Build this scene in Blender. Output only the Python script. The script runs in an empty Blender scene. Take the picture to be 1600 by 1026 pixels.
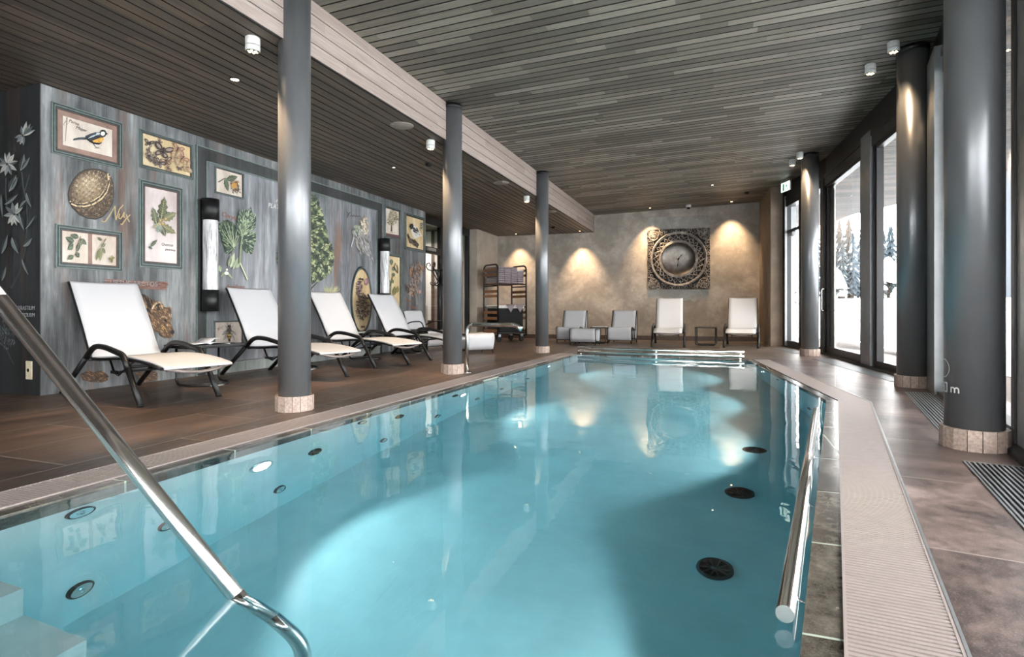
import bpy, bmesh, math, random
from mathutils import Vector, Matrix
random.seed(7)
sc = bpy.context.scene
COL = sc.collection
PI = math.pi

# ------------------------------------------------------------------ camera
YAW = math.atan2(324, 890)
H = 0.76
cam_d = bpy.data.cameras.new('camera'); cam = bpy.data.objects.new('camera', cam_d); COL.objects.link(cam)
cam_d.sensor_width = 36; cam_d.lens = 890/1600*36; cam_d.shift_y = -29/1600
cam_d.clip_start = .05; cam_d.clip_end = 600
cam.location = (0, 0, H); cam.rotation_euler = (PI/2, 0, YAW)
sc.camera = cam
# ------------------------------------------------------------------ view, world
sc.view_settings.view_transform = 'Standard'; sc.view_settings.look = 'None'
sc.view_settings.gamma = 1; sc.view_settings.use_curve_mapping = False
sc.view_settings.exposure = 1.1
W_ = bpy.data.worlds.new('overcast'); sc.world = W_; W_.use_nodes = True
bg = W_.node_tree.nodes['Background']
bg.inputs[0].default_value = (1.0, 1.0, 1.0, 1); bg.inputs[1].default_value = 7.0
try:
    sc.cycles.use_denoising = True
    sc.cycles.max_bounces = 10; sc.cycles.diffuse_bounces = 5; sc.cycles.glossy_bounces = 4
    sc.cycles.transmission_bounces = 6; sc.cycles.transparent_max_bounces = 12
    sc.cycles.sample_clamp_indirect = 6; sc.cycles.caustics_reflective = False
    sc.cycles.blur_glossy = .5
except Exception: pass
WARM = (1.0, .70, .42)
def lamp(name, kind, loc, energy, color=(1, 1, 1), target=None, **kw):
    d = bpy.data.lights.new(name, kind); d.energy = energy; d.color = color
    for k, v in kw.items(): setattr(d, k, v)
    o = bpy.data.objects.new(name, d); COL.objects.link(o); o.location = loc
    if target is not None:
        o.rotation_euler = (Vector(target)-Vector(loc)).to_track_quat('-Z', 'Y').to_euler()
    return o
# underwater floodlights sit in the niches of the pool walls: (place, direction)
POOL_LIGHTS = [((-2.48, -.05, -.5), (1, 0, -.12)), ((-2.46, 2.58, -.49), (1, 0, -.12)), ((-2.40, 5.19, -.5), (1, 0, -.12)), ((-2.34, 8.0, -.5), (1, 0, -.12)),
               ((.20, 1.65, -.5), (-1, .17, -.12)), ((.70, 4.55, -.5), (-1, .17, -.12)), ((.72, 6.42, -.45), (-1, -.1, -.12)), ((.53, 8.2, -.45), (-1, -.1, -.12))]
for (p, d) in POOL_LIGHTS:
    dv = Vector(d).normalized(); q = Vector(p)+dv*.05
    lamp('pool_floodlight_beam', 'SPOT', q, 29 if p[0] < 0 else 36, (1, 1, .98), q+dv, spot_size=math.radians(112), spot_blend=.22, shadow_soft_size=.05)

# ------------------------------------------------------------------ materials
def hexc(h, a=1):
    h = h.lstrip('#'); v = [int(h[i:i+2], 16)/255 for i in (0, 2, 4)]
    return tuple((x/12.92 if x <= .04045 else ((x+.055)/1.055)**2.4) for x in v)+(a,)
class N:
    """tiny node helper"""
    def __init__(s, name):
        s.m = bpy.data.materials.new(name); s.m.use_nodes = True; s.t = s.m.node_tree
        s.b = s.t.nodes['Principled BSDF']; s.out = s.t.nodes['Material Output']
    def n(s, typ, **kw):
        x = s.t.nodes.new('ShaderNode'+typ)
        for k, v in kw.items():
            if k.startswith('i_'):
                key = k[2:]; key = int(key) if key.isdigit() else key
                x.inputs[key].default_value = v
            else: setattr(x, k, v)
        return x
    def l(s, a, b): s.t.links.new(a, b)
    def obj(s): return s.n('TexCoord').outputs['Object']
    def geo(s): return s.n('NewGeometry').outputs['Position']
    def mapped(s, src, scale=(1, 1, 1), loc=(0, 0, 0), rot=(0, 0, 0)):
        m = s.n('Mapping'); s.l(src, m.inputs[0]); m.inputs['Scale'].default_value = scale
        m.inputs['Location'].default_value = loc; m.inputs['Rotation'].default_value = rot; return m.outputs[0]
    def noise(s, vec, scale, detail=4, rough=.6, out=0, dist=0):
        x = s.n('TexNoise'); s.l(vec, x.inputs['Vector']); x.inputs['Scale'].default_value = scale
        x.inputs['Detail'].default_value = detail; x.inputs['Roughness'].default_value = rough; x.inputs['Distortion'].default_value = dist
        return x.outputs[out]
    def ramp(s, fac, stops, interp='LINEAR'):
        x = s.n('ValToRGB'); s.l(fac, x.inputs[0]); cr = x.color_ramp; cr.interpolation = interp
        while len(cr.elements) < len(stops): cr.elements.new(.5)
        for e, (p, c) in zip(cr.elements, stops):
            e.position = p; e.color = hexc(c) if isinstance(c, str) else ((c, c, c, 1) if isinstance(c, (int, float)) else c)
        return x.outputs[0]
    def mix(s, fac, a, b, blend='MIX'):
        x = s.n('Mix', data_type='RGBA', blend_type=blend)
        for i, v in ((0, fac), (6, a), (7, b)):
            if hasattr(v, 'default_value') or hasattr(v, 'is_linked'): s.l(v, x.inputs[i])
            else: x.inputs[i].default_value = hexc(v) if isinstance(v, str) else v
        return x.outputs[2]
    def math(s, op, a, b=None, c=None):
        x = s.n('Math', operation=op)
        for i, v in enumerate((a, b, c)):
            if v is None: continue
            if hasattr(v, 'is_linked'): s.l(v, x.inputs[i])
            else: x.inputs[i].default_value = v
        return x.outputs[0]
    def sep(s, v):
        x = s.n('SeparateXYZ'); s.l(v, x.inputs[0]); return x.outputs
    def comb(s, a, b, c):
        x = s.n('CombineXYZ')
        for i, v in enumerate((a, b, c)):
            if hasattr(v, 'is_linked'): s.l(v, x.inputs[i])
            else: x.inputs[i].default_value = v
        return x.outputs[0]
    def bump(s, h, strength=.2, dist=.01):
        x = s.n('Bump'); s.l(h, x.inputs['Height']); x.inputs['Strength'].default_value = strength
        x.inputs['Distance'].default_value = dist; s.l(x.outputs[0], s.b.inputs['Normal'])
    def base(s, c):
        if hasattr(c, 'is_linked'): s.l(c, s.b.inputs['Base Color'])
        else: s.b.inputs['Base Color'].default_value = hexc(c) if isinstance(c, str) else c
    def set(s, **kw):
        for k, v in kw.items():
            k = {'rough': 'Roughness', 'metal': 'Metallic', 'ior': 'IOR', 'spec': 'Specular IOR Level', 'coat': 'Coat Weight', 'trans': 'Transmission Weight', 'alpha': 'Alpha', 'es': 'Emission Strength', 'ec': 'Emission Color'}[k]
            if hasattr(v, 'is_linked'): s.l(v, s.b.inputs[k])
            else: s.b.inputs[k].default_value = v
        return s
def simple(name, c, rough=.5, metal=0, var=.06, scale=20, **kw):
    s = N(name); v = s.noise(s.obj(), scale, 3)
    c4 = hexc(c) if isinstance(c, str) else c
    lo = tuple(max(0, x*(1-var*2)) for x in c4[:3])+(1,); hi = tuple(min(1, x*(1+var*2)) for x in c4[:3])+(1,)
    s.base(s.ramp(v, [(.3, lo), (.7, hi)])); s.set(rough=rough, metal=metal, **kw); return s.m

def emis(name, c, strength):
    s = N(name); s.base(c); s.set(ec=hexc(c), es=strength, rough=.4); return s.m

def mat_tiles(name, cols, rotz, bw, rh, grout, rough=(.3, .5), streak=(1, 1, 1), sc_=1.0):
    s = N(name); p = s.mapped(s.geo(), rot=(0, 0, rotz))
    b = s.n('TexBrick', offset=.5, squash=1); s.l(p, b.inputs['Vector'])
    b.inputs['Scale'].default_value = 1; b.inputs['Brick Width'].default_value = bw; b.inputs['Row Height'].default_value = rh
    b.inputs['Mortar Size'].default_value = .005; b.inputs['Mortar Smooth'].default_value = .1; b.inputs['Bias'].default_value = 0
    b.inputs['Color1'].default_value = (0, 0, 0, 1); b.inputs['Color2'].default_value = (1, 1, 1, 1); b.inputs['Mortar'].default_value = (.5, .5, .5, 1)
    big = s.noise(s.mapped(p, scale=streak), 1.6*sc_, 6, .6, dist=.4)
    fine = s.noise(s.mapped(p, scale=streak), 22, 5, .75)
    t = s.mix(.13, big, b.outputs['Color']); t = s.mix(.34, t, fine)
    c = s.ramp(t, [(.34, cols[0]), (.46, cols[1]), (.56, cols[2]), (.68, cols[3])])
    spk = s.noise(p, 190, 2, .5); c = s.mix(s.ramp(spk, [(.52, 0), (.75, .35)]), c, cols[3])
    c = s.mix(b.outputs['Fac'], c, grout)
    s.base(c); r = s.ramp(fine, [(.3, rough[0]), (.75, rough[1])]); s.set(rough=r)
    hgt = s.math('SUBTRACT', s.math('MULTIPLY', fine, .35), b.outputs['Fac']); s.bump(hgt, .35, .004)
    return s.m
M = {}
M['tile_left'] = mat_tiles('wood_look_tiles', ['#221c19', '#3d322c', '#5e4a3e', '#8d705c'], PI/2, 1.25, .60, '#8f8377', (.30, .52), (.35, 1.6, 1))
M['tile_right'] = mat_tiles('stone_tiles_warm', ['#231e1c', '#453a37', '#6f5f5a', '#a08e88'], PI/2+.167, .9, .9, '#8f827a', (.28, .5), (1, 1, 1), 1.3)
M['coping'] = mat_tiles('coping_stone', ['#24221e', '#3c3832', '#57524a', '#7b766a'], PI/2, .6, .6, '#a9b3a4', (.10, .3), (1, 1, 1), 2)
M['drum'] = simple('column_base_tile', '#a8958a', .55, var=.16, scale=60)
M['skirt'] = simple('skirting_tile', '#4c3f38', .5, var=.15)

def mat_boards(name, axis, pitch, dark, mid, light, seglen=1.7, vary=.15, spec=.5):
    """wooden boards: every board length has its own tone; axis = the axis the boards run along"""
    s = N(name); x, y, z = s.sep(s.geo())
    run, acr = (x, y) if axis == 'x' else (y, x)
    if axis == 'yz': run, acr = y, z
    if axis == 'z': run, acr = z, x
    i = s.math('FLOOR', s.math('DIVIDE', acr, pitch))
    w = s.n('TexWhiteNoise', noise_dimensions='1D'); s.l(i, w.inputs['W'])
    j = s.math('FLOOR', s.math('ADD', s.math('DIVIDE', run, seglen), s.math('MULTIPLY', w.outputs['Value'], 7)))
    w2 = s.n('TexWhiteNoise', noise_dimensions='2D'); s.l(s.comb(i, j, 0), w2.inputs['Vector'])
    g = s.noise(s.comb(s.math('MULTIPLY', run, 1.4), s.math('MULTIPLY', acr, 38), s.math('MULTIPLY', j, 3)), 2.2, 6, .7)
    t = s.mix(vary, g, w2.outputs['Value'])
    c = s.ramp(t, [(.22, dark), (.5, mid), (.8, light)])
    s.base(c); s.set(rough=s.ramp(g, [(.3, .40), (.7, .62)]), spec=spec); s.bump(g, .25, .003); return s.m
M['ceil_main'] = mat_boards('dark_larch_boards', 'x', .112, '#3a3630', '#6a645a', '#a69e92', 1.1, .30)
M['ceil_low'] = mat_boards('dark_larch_boards_low', 'y', .112, '#362e28', '#574b41', '#82705f', 1.3, .26)
M['fascia_wood'] = mat_boards('pale_larch_boards', 'yz', .112, '#7b6c65', '#9a8b84', '#bbaea7')
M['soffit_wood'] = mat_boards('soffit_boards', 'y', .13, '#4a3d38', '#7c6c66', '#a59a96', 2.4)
M['deck_wood'] = mat_boards('deck_boards', 'y', .12, '#33281f', '#4b3c30', '#615044', 2.0, .2, .1)
M['black'] = simple('black_backing', '#0b0a0a', .8)
M['black_metal'] = simple('black_powder_coat', '#1b1c1e', .42, .3)
M['anthracite'] = simple('anthracite_aluminium', '#2a2c2e', .38, .4)
M['grey_metal'] = simple('grey_aluminium_panel', '#8e9193', .42, .5, var=.05, scale=6)
M['bar_grey'] = simple('grey_powder_coat', '#77706e', .4, .3)
M['silver'] = simple('silver_profile', '#a3a7aa', .35, .7)
def mat_steel(name, c, rough):
    s = N(name); s.base(c); s.set(metal=1, rough=rough); return s.m
M['steel'] = mat_steel('brushed_stainless_steel', '#e6e6e4', .24)
M['steel_bright'] = mat_steel('polished_stainless_steel', '#eceae5', .17)
def mat_column():
    s = N('grey_painted_steel_column'); p = s.obj(); n1 = s.noise(s.mapped(p, scale=(1, 1, .35)), 3.5, 6, .65); n2 = s.noise(p, 60, 3, .6)
    s.base(s.ramp(n1, [(.25, '#66686b'), (.55, '#737578'), (.8, '#7f8184')])); s.set(metal=.45, rough=.30); return s.m
M['column'] = mat_column()
def mat_plaster(name, cols, scale=1.1, vertical=1.0, rough=.75):
    s = N(name); p = s.mapped(s.geo(), scale=(1, 1, vertical)); a = s.noise(p, scale, 8, .62, dist=.6); b = s.noise(p, scale*5, 6, .7, dist=.3); c = s.noise(p, 40, 3, .6)
    t = s.mix(.35, a, b); t = s.mix(.12, t, c)
    s.base(s.ramp(t, [(.32, cols[0]), (.48, cols[1]), (.58, cols[2]), (.72, cols[3])])); s.set(rough=rough); s.bump(b, .2, .006); return s.m
M['plaster'] = mat_plaster('mottled_beige_plaster', ['#7d756c', '#9c9389', '#b6aca2', '#cec5ba'])
M['plaster_patch'] = mat_plaster('grey_plaster_patch', ['#8a867f', '#9d9a93', '#acaaa3', '#bbb9b3'], 3)
M['plaster_light'] = mat_plaster('beige_plaster', ['#8e857a', '#a0968a', '#aca295', '#bab0a4'], .9)
M['plaster_brown'] = mat_plaster('brown_plaster', ['#66584b', '#77685a', '#857667', '#938575'], .9)
def mat_mural(name, c0, c1, c2, c3, rust=.5):
    s = N(name); g = s.geo()
    a = s.noise(s.mapped(g, scale=(1, 1, .16)), 3.2, 7, .68, dist=.35); b = s.noise(s.mapped(g, scale=(1, 1, .07)), 16, 5, .7)
    e = s.noise(g, 1.3, 4, .5); t = s.mix(.4, a, b); t = s.mix(.25, t, e)
    c = s.ramp(t, [(.36, c0), (.45, c1), (.54, c2), (.66, c3)])
    r = s.noise(s.mapped(g, scale=(1, 1, .13), loc=(3, 7, 1)), 2.6, 6, .7); c = s.mix(s.math('MULTIPLY', s.ramp(r, [(.56, 0), (.72, 1)]), rust), c, '#7d5a45')
    s.base(c); s.set(rough=.62); s.bump(s.mix(.5, b, s.noise(g, 60, 3)), .22, .004); return s.m
M['mural'] = mat_mural('weathered_blue_grey_paint', '#262728', '#4e5153', '#787b7d', '#b9bab9', .75)
M['mural_in'] = mat_mural('weathered_lilac_grey_paint', '#3f4245', '#696c71', '#8d9096', '#c2c4c8', 1.0)
M['mural_dark'] = mat_mural('dark_weathered_paint', '#101112', '#1c1e20', '#282b2d', '#3a3d40', .25)
M['band_dark'] = mat_mural('dark_painted_band', '#1b1c1d', '#2c2e2f', '#3b3d3e', '#505354', .2)
M['concrete'] = mat_mural('painted_concrete_ledge', '#5a605f', '#7d8381', '#979d9b', '#b2b8b6', .15)
def mat_fabric(name, c):
    s = N(name); p = s.obj(); x, y, z = s.sep(p)
    w = s.n('TexWave', wave_type='BANDS', bands_direction='Y'); s.l(p, w.inputs[0]); w.inputs['Scale'].default_value = 110
    n = s.noise(p, 5, 3); c4 = hexc(c)
    s.base(s.mix(s.math('MULTIPLY', n, .25), c4, tuple(v*.86 for v in c4[:3])+(1,))); s.set(rough=.7, spec=.3)
    s.bump(w.outputs[0], .08, .002); return s.m
M['fabric'] = mat_fabric('white_sling_fabric', '#c9c9cc')
M['towel'] = simple('folded_lilac_grey_towels', '#8d8387', .95, var=.12, scale=60)
M['wood'] = mat_boards('oiled_oak_slat', 'x', .05, '#4a3120', '#7a5233', '#a37246', .6)
M['bag'] = simple('black_canvas', '#141516', .9, var=.2, scale=90)
M['white_cloth'] = simple('white_cloth', '#d8d6d2', .9)
M['white'] = simple('white_plastic', '#d9d9d6', .4)
M['cream'] = simple('cream_plastic', '#c8bda4', .45)
M['grille_white'] = simple('grille_plastic', '#978c88', .45, var=.03)
M['grille_base'] = simple('grille_channel', '#35322f', .6)
M['rubber'] = simple('black_rubber', '#101011', .8)
M['led_warm'] = emis('warm_led', '#ffdca8', 7)
M['led_white'] = emis('white_led', '#fff3dc', 5)
M['glow_pool'] = emis('pool_floodlight_lens', '#f2ffff', 3)
M['exit'] = emis('exit_sign_green', '#0f8a50', .35)
M['exit_white'] = emis('exit_sign_white', '#eafff2', 1.1)
M['paper'] = simple('magazine_paper', '#c9cbd0', .35, var=.1, scale=30)
M['speaker'] = simple('speaker_cover', '#8a8078', .6)
M['clock_metal'] = (lambda s: (s.base(s.ramp(s.noise(s.obj(), 9, 6, .7), [(.3, '#5a534d'), (.5, '#918880'), (.7, '#c4bcb3')])), s.set(metal=.35, rough=.42), s.m)[-1])(N('antiqued_pewter'))
M['clock_dish'] = (lambda s: (s.base(s.ramp(s.noise(s.obj(), 7, 8, .75), [(.2, '#4a4541'), (.5, '#66615c'), (.8, '#85807b')])), s.set(metal=.9, rough=.33), s.m)[-1])(N('aged_silver_dish'))
M['pool_wall'] = simple('pale_pool_liner', '#d3dfde', .55, var=.04, scale=3)
M['pool_step'] = simple('grey_pool_step', '#b4c2c2', .6, var=.05, scale=6)
def mat_glass():
    s = N('window_glass'); s.t.nodes.remove(s.b)
    tr = s.n('BsdfTransparent'); tr.inputs[0].default_value = (.97, .97, .965, 1); gl = s.n('BsdfGlossy'); gl.inputs['Roughness'].default_value = .01
    fr = s.n('Fresnel'); fr.inputs[0].default_value = 1.5; mx = s.n('MixShader'); bf = s.n('NewGeometry').outputs['Backfacing']; s.l(s.math('MULTIPLY', fr.outputs[0], s.math('SUBTRACT', 1, bf)), mx.inputs[0]); s.l(tr.outputs[0], mx.inputs[1]); s.l(gl.outputs[0], mx.inputs[2])
    s.l(mx.outputs[0], s.out.inputs[0]); return s.m
M['glass'] = mat_glass()
def mat_water():
    s = N('pool_water'); s.t.nodes.remove(s.b); g = s.n('BsdfGlass'); g.inputs['IOR'].default_value = 1.333; g.inputs['Roughness'].default_value = .012
    p = s.geo(); n1 = s.noise(s.mapped(p, scale=(1, 1, 1)), 1.3, 2, .5); n2 = s.noise(p, 6.5, 2, .5)
    b = s.n('Bump'); s.l(s.math('ADD', n1, s.math('MULTIPLY', n2, .12)), b.inputs['Height']); b.inputs['Strength'].default_value = .10; b.inputs['Distance'].default_value = .05
    s.l(b.outputs[0], g.inputs['Normal']); s.l(g.outputs[0], s.out.inputs[0])
    v = s.n('VolumeAbsorption'); v.inputs['Color'].default_value = (.12, .63, .74, 1); v.inputs['Density'].default_value = .46; s.l(v.outputs[0], s.out.inputs['Volume']); return s.m
M['water'] = mat_water()
def mat_paint():
    s = N('artist_paint'); a = s.n('Attribute', attribute_name='Col'); s.l(a.outputs['Color'], s.b.inputs['Base Color']); s.set(rough=.6); return s.m
M['paint'] = mat_paint()
M['snow'] = (lambda s: (s.base('#eef2f5'), s.set(rough=.9), s.bump(s.noise(s.geo(), 2.2, 6, .6), .5, .15), s.m)[-1])(N('snow'))
M['needles'] = simple('dark_conifer_needles', '#10150f', .95, var=.25, scale=3)
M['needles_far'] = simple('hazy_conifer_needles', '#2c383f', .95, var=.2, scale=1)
M['bark'] = simple('bark', '#3f352c', .95)
M['frame_teal'] = simple('dark_teal_frame_paint', '#30393a', .5, var=.12)
M['frame_light'] = simple('sage_frame_edge', '#6d7c78', .5, var=.1)
M['frame_brown'] = simple('brown_frame_fillet', '#5b4138', .5, var=.15)
M['mat_rose'] = simple('dusty_rose_mount', '#8d7368', .7, var=.12, scale=8)
def mat_canvas(name, a, b, c):
    s = N(name); t = s.noise(s.mapped(s.geo(), scale=(1, 1, .4)), 4, 6, .65); s.base(s.ramp(t, [(.3, a), (.52, b), (.72, c)])); s.set(rough=.7); return s.m
M['canvas'] = mat_canvas('aged_parchment', '#b6a596', '#d3c8bd', '#e4dcd2')
M['canvas_y'] = mat_canvas('yellowed_parchment', '#b39a70', '#d0bb92', '#e3d5b4')
M['canvas_l'] = mat_canvas('lilac_parchment', '#b3a3a0', '#cfc4c2', '#e0dad6')
M['build_grey'] = simple('grey_render', '#4a5057', .8); M['build_dark'] = simple('dark_window_glass', '#1b2026', .5); M['build_white'] = simple('white_balcony', '#6c7278', .7)
M['battens'] = mat_boards('pale_wall_battens', 'z', .10, '#4a3a31', '#8f8278', '#d2cdc6', 3, .7)

# ------------------------------------------------------------------ mesh builder
def fillet(pts, r, n=6):
    pts = [Vector(p) for p in pts]; out = [pts[0]]
    for i in range(1, len(pts)-1):
        a, b, c = pts[i-1], pts[i], pts[i+1]; u = (a-b); v = (c-b); rr = r[i] if isinstance(r, (list, tuple)) else r
        d = min(rr, u.length*.49, v.length*.49)
        p, q = b+u.normalized()*d, b+v.normalized()*d
        for k in range(n+1):
            t = k/n; out.append(p*(1-t)**2+b*2*t*(1-t)+q*t*t)
    out.append(pts[-1]); return out
class MB:
    def __init__(s): s.bm = bmesh.new(); s.mats = []; s.cl = None
    def _mi(s, m):
        if m is None: return 0
        if m not in s.mats: s.mats.append(m)
        return s.mats.index(m)
    def face(s, vs, m=None, smooth=False, col=None):
        try: f = s.bm.faces.new([v if isinstance(v, bmesh.types.BMVert) else s.bm.verts.new(v) for v in vs])
        except ValueError: return None
        f.material_index = s._mi(m); f.smooth = smooth
        if col is not None:
            if s.cl is None: s.cl = s.bm.loops.layers.float_color.new('Col')
            for l in f.loops: l[s.cl] = col
        return f
    def box(s, lo, hi, m=None, mat=None, bev=0):
        x0, y0, z0 = lo; x1, y1, z1 = hi
        P = [Vector(p) for p in ((x0, y0, z0), (x1, y0, z0), (x1, y1, z0), (x0, y1, z0), (x0, y0, z1), (x1, y0, z1), (x1, y1, z1), (x0, y1, z1))]
        if mat is not None: P = [mat @ p for p in P]
        v = [s.bm.verts.new(p) for p in P]; fs = []
        for q in ((0, 3, 2, 1), (4, 5, 6, 7), (0, 1, 5, 4), (1, 2, 6, 5), (2, 3, 7, 6), (3, 0, 4, 7)): fs.append(s.face([v[i] for i in q], m))
        if bev:
            es = list({e for f in fs for e in f.edges}); r = bmesh.ops.bevel(s.bm, geom=es, offset=bev, segments=2, affect='EDGES', profile=.7)
            for f in r['faces']: f.material_index = s._mi(m); f.smooth = True
        return s
    def prism(s, poly, z0, z1, m=None, mside=None):
        """poly in xy, extruded in z"""
        a = [s.bm.verts.new((p[0], p[1], z0 if not callable(z0) else z0(p))) for p in poly]; b = [s.bm.verts.new((p[0], p[1], z1 if not callable(z1) else z1(p))) for p in poly]
        s.face(a[::-1], m); s.face(b, m); n = len(poly)
        for i in range(n): s.face([a[i], a[(i+1) % n], b[(i+1) % n], b[i]], mside or m)
        return s
    def tube(s, pts, r, m=None, seg=10, caps=True, closed=False, ry=None, smooth=True):
        pts = [Vector(p) for p in pts]; n = len(pts); rings = []
        T = []
        for i in range(n):
            if closed: d = pts[(i+1) % n]-pts[i-1]
            else: d = pts[min(i+1, n-1)]-pts[max(i-1, 0)]
            T.append(d.normalized() if d.length > 1e-9 else Vector((0, 0, 1)))
        up = Vector((0, 0, 1)) if abs(T[0].z) < .9 else Vector((1, 0, 0))
        if ry is not None and abs(T[0].z) < .999: up = Vector((0, 1, 0)) if abs(T[0].y) < .9 else up
        u = (up-T[0]*up.dot(T[0])).normalized()
        for i in range(n):
            if i: u = (u-T[i]*u.dot(T[i])).normalized()
            w = T[i].cross(u); rr = r[i] if isinstance(r, (list, tuple)) else r; r2 = ry if ry is not None else rr
            rings.append([s.bm.verts.new(pts[i]+u*math.cos(2*PI*k/seg)*r2+w*math.sin(2*PI*k/seg)*rr) for k in range(seg)])
        for i in range(n if closed else n-1):
            A, B = rings[i], rings[(i+1) % n]
            for k in range(seg): s.face([A[k], A[(k+1) % seg], B[(k+1) % seg], B[k]], m, smooth)
        if caps and not closed: s.face(rings[0][::-1], m); s.face(rings[-1], m)
        return s
    def lathe(s, prof, c=(0, 0, 0), m=None, seg=24, mat=None, smooth=True, a0=0, a1=2*PI, caps=True):
        full = abs(a1-a0-2*PI) < 1e-6; K = seg if full else seg+1; rings = []
        for (r, z) in prof:
            ring = []
            for k in range(K):
                a = a0+(a1-a0)*k/seg; p = Vector((r*math.cos(a), r*math.sin(a), z))
                if mat is not None: p = mat @ p
                ring.append(s.bm.verts.new(p+Vector(c)))
            rings.append(ring)
        for A, B in zip(rings, rings[1:]):
            for k in range(seg): s.face([A[k], A[(k+1) % K], B[(k+1) % K], B[k]], m, smooth)
        if full and caps:
            if prof[0][0] > 1e-6: s.face(rings[0][::-1], m)
            if prof[-1][0] > 1e-6: s.face(rings[-1], m)
        return s
    def cyl(s, p, q, r, m=None, seg=20):
        return s.tube([p, q], r, m, seg)
    def sheet(s, prof, y0, y1, th, m=None, ny=6, sag=0):
        """profile in xz swept along y as a thin sheet with thickness"""
        n = len(prof); P = [Vector((a, 0, b)) for a, b in prof]; nor = []
        for i in range(n):
            d = P[min(i+1, n-1)]-P[max(i-1, 0)]; nor.append(Vector((-d.z, 0, d.x)).normalized())
        def g(off):
            return [[s.bm.verts.new(P[i]+nor[i]*(off-sag*math.sin(PI*j/ny)*1.0)+Vector((0, y0+(y1-y0)*j/ny, 0))) for j in range(ny+1)] for i in range(n)]
        A, B = g(th/2), g(-th/2)
        for i in range(n-1):
            for j in range(ny):
                s.face([A[i][j], A[i+1][j], A[i+1][j+1], A[i][j+1]], m, True); s.face([B[i][j], B[i][j+1], B[i+1][j+1], B[i+1][j]], m, True)
            s.face([A[i][0], B[i][0], B[i+1][0], A[i+1][0]], m); s.face([A[i][ny], A[i+1][ny], B[i+1][ny], B[i][ny]], m)
        for i in (0, n-1):
            for j in range(ny): s.face([A[i][j], A[i][j+1], B[i][j+1], B[i][j]], m)
        return s
    def build(s, name, m=None, parent=None, loc=None, rotz=None, recalc=True, kind=None):
        if recalc: bmesh.ops.recalc_face_normals(s.bm, faces=s.bm.faces)
        me = bpy.data.meshes.new(name); s.bm.to_mesh(me); s.bm.free()
        for x in ([m] if m is not None and not s.mats else s.mats): me.materials.append(x)
        o = bpy.data.objects.new(name, me); COL.objects.link(o)
        if parent is not None: o.parent = parent
        if loc is not None: o.location = loc
        if rotz is not None: o.rotation_euler = (0, 0, rotz)
        if kind: o['kind'] = kind
        return o
def tag(o, label, cat, group=None, kind=None):
    o['label'] = label; o['category'] = cat
    if group: o['group'] = group
    if kind: o['kind'] = kind
    return o
def thing(name, label, cat, loc=(0, 0, 0), rotz=0, group=None):
    o = bpy.data.objects.new(name, None); COL.objects.link(o); o.empty_display_size = .1
    o.location = loc; o.rotation_euler = (0, 0, rotz); return tag(o, label, cat, group)
def kids(o): return [c for c in bpy.data.objects if c.parent == o]
def dup(root, loc, rotz=0, label=None, group=None):
    r = root.copy(); COL.objects.link(r); r.location = loc; r.rotation_euler = (0, 0, rotz)
    if label: r['label'] = label
    if group: r['group'] = group
    for ch in kids(root):
        c = ch.copy(); COL.objects.link(c); c.parent = r
        for g in kids(ch):
            d = g.copy(); COL.objects.link(d); d.parent = c
    return r
# a pixel of the photo seen as a point on a real plane (used to trace the wall paintings and to place things)
CX, HY, F = 800., 484., 890.; CY, SY = math.cos(YAW), math.sin(YAW)
def onX(px, py, X):
    k = (px-CX)/F; d = X/(k*CY-SY); return (d*(k*SY+CY), H-(py-HY)*d/F)
def onY(px, py, Y):
    k = (px-CX)/F; d = Y/(k*SY+CY); return (d*(k*CY-SY), H-(py-HY)*d/F)
def onZ(px, py, z=0):
    d = F*(H-z)/(py-HY); k = (px-CX)/F; return (d*(k*CY-SY), d*(k*SY+CY))

# ================================================================== THE BUILDING
def zmain(x): return 3.22+.03*(x+2.97)
ZLOW = 2.77; BX = -3.04
K = Vector((2.02, 6.74)); Mk = Vector((1.74, 11.0)); Nk = Vector((1.30, 13.1)); WA = Vector((-5.72, 14.5)); WB = Vector((1.2, 14.85))
ND = Vector((-.1663, -.9861)); NEAR = K+ND*10.9
FAC = [(NEAR.x, -4.0), tuple(K), tuple(Mk), tuple(Nk), tuple(WB)]
def facx(y):
    for (a, b) in zip(FAC, FAC[1:]):
        if a[1] <= y <= b[1]: return a[0]+(b[0]-a[0])*(y-a[1])/(b[1]-a[1])
    return FAC[0][0] if y < FAC[0][1] else FAC[-1][0]
def offset_line(pts, d):
    pts = [Vector(p) for p in pts]; out = []
    for i, p in enumerate(pts):
        ns = []
        if i: v = (p-pts[i-1]).normalized(); ns.append(Vector((v.y, -v.x)))
        if i < len(pts)-1: v = (pts[i+1]-p).normalized(); ns.append(Vector((v.y, -v.x)))
        n = sum(ns, Vector((0, 0))).normalized(); out.append(p+n*d/n.dot(ns[0]))
    return out
LXp = lambda y: -2.50+.0227*(y-1.5)
YN = -3.0
PLEFT = [(LXp(YN), YN), (LXp(9.72), 9.72)]
PRIGHT = [(.165+(YN-1.388)*.169, YN), (.852, 5.452), (.40, 9.5)]
WATER = [PLEFT[0], PRIGHT[0], PRIGHT[1], PRIGHT[2], PLEFT[1]]
def S(o, label=None):
    o['kind'] = 'structure'
    if label: o['label'] = label
    return o
CW, GW = .085, .235
Rc = offset_line(PRIGHT, CW); Rg = offset_line(PRIGHT, CW+GW)
Lc = offset_line(PLEFT, -CW); Lg = offset_line(PLEFT, -(CW+GW))
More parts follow.
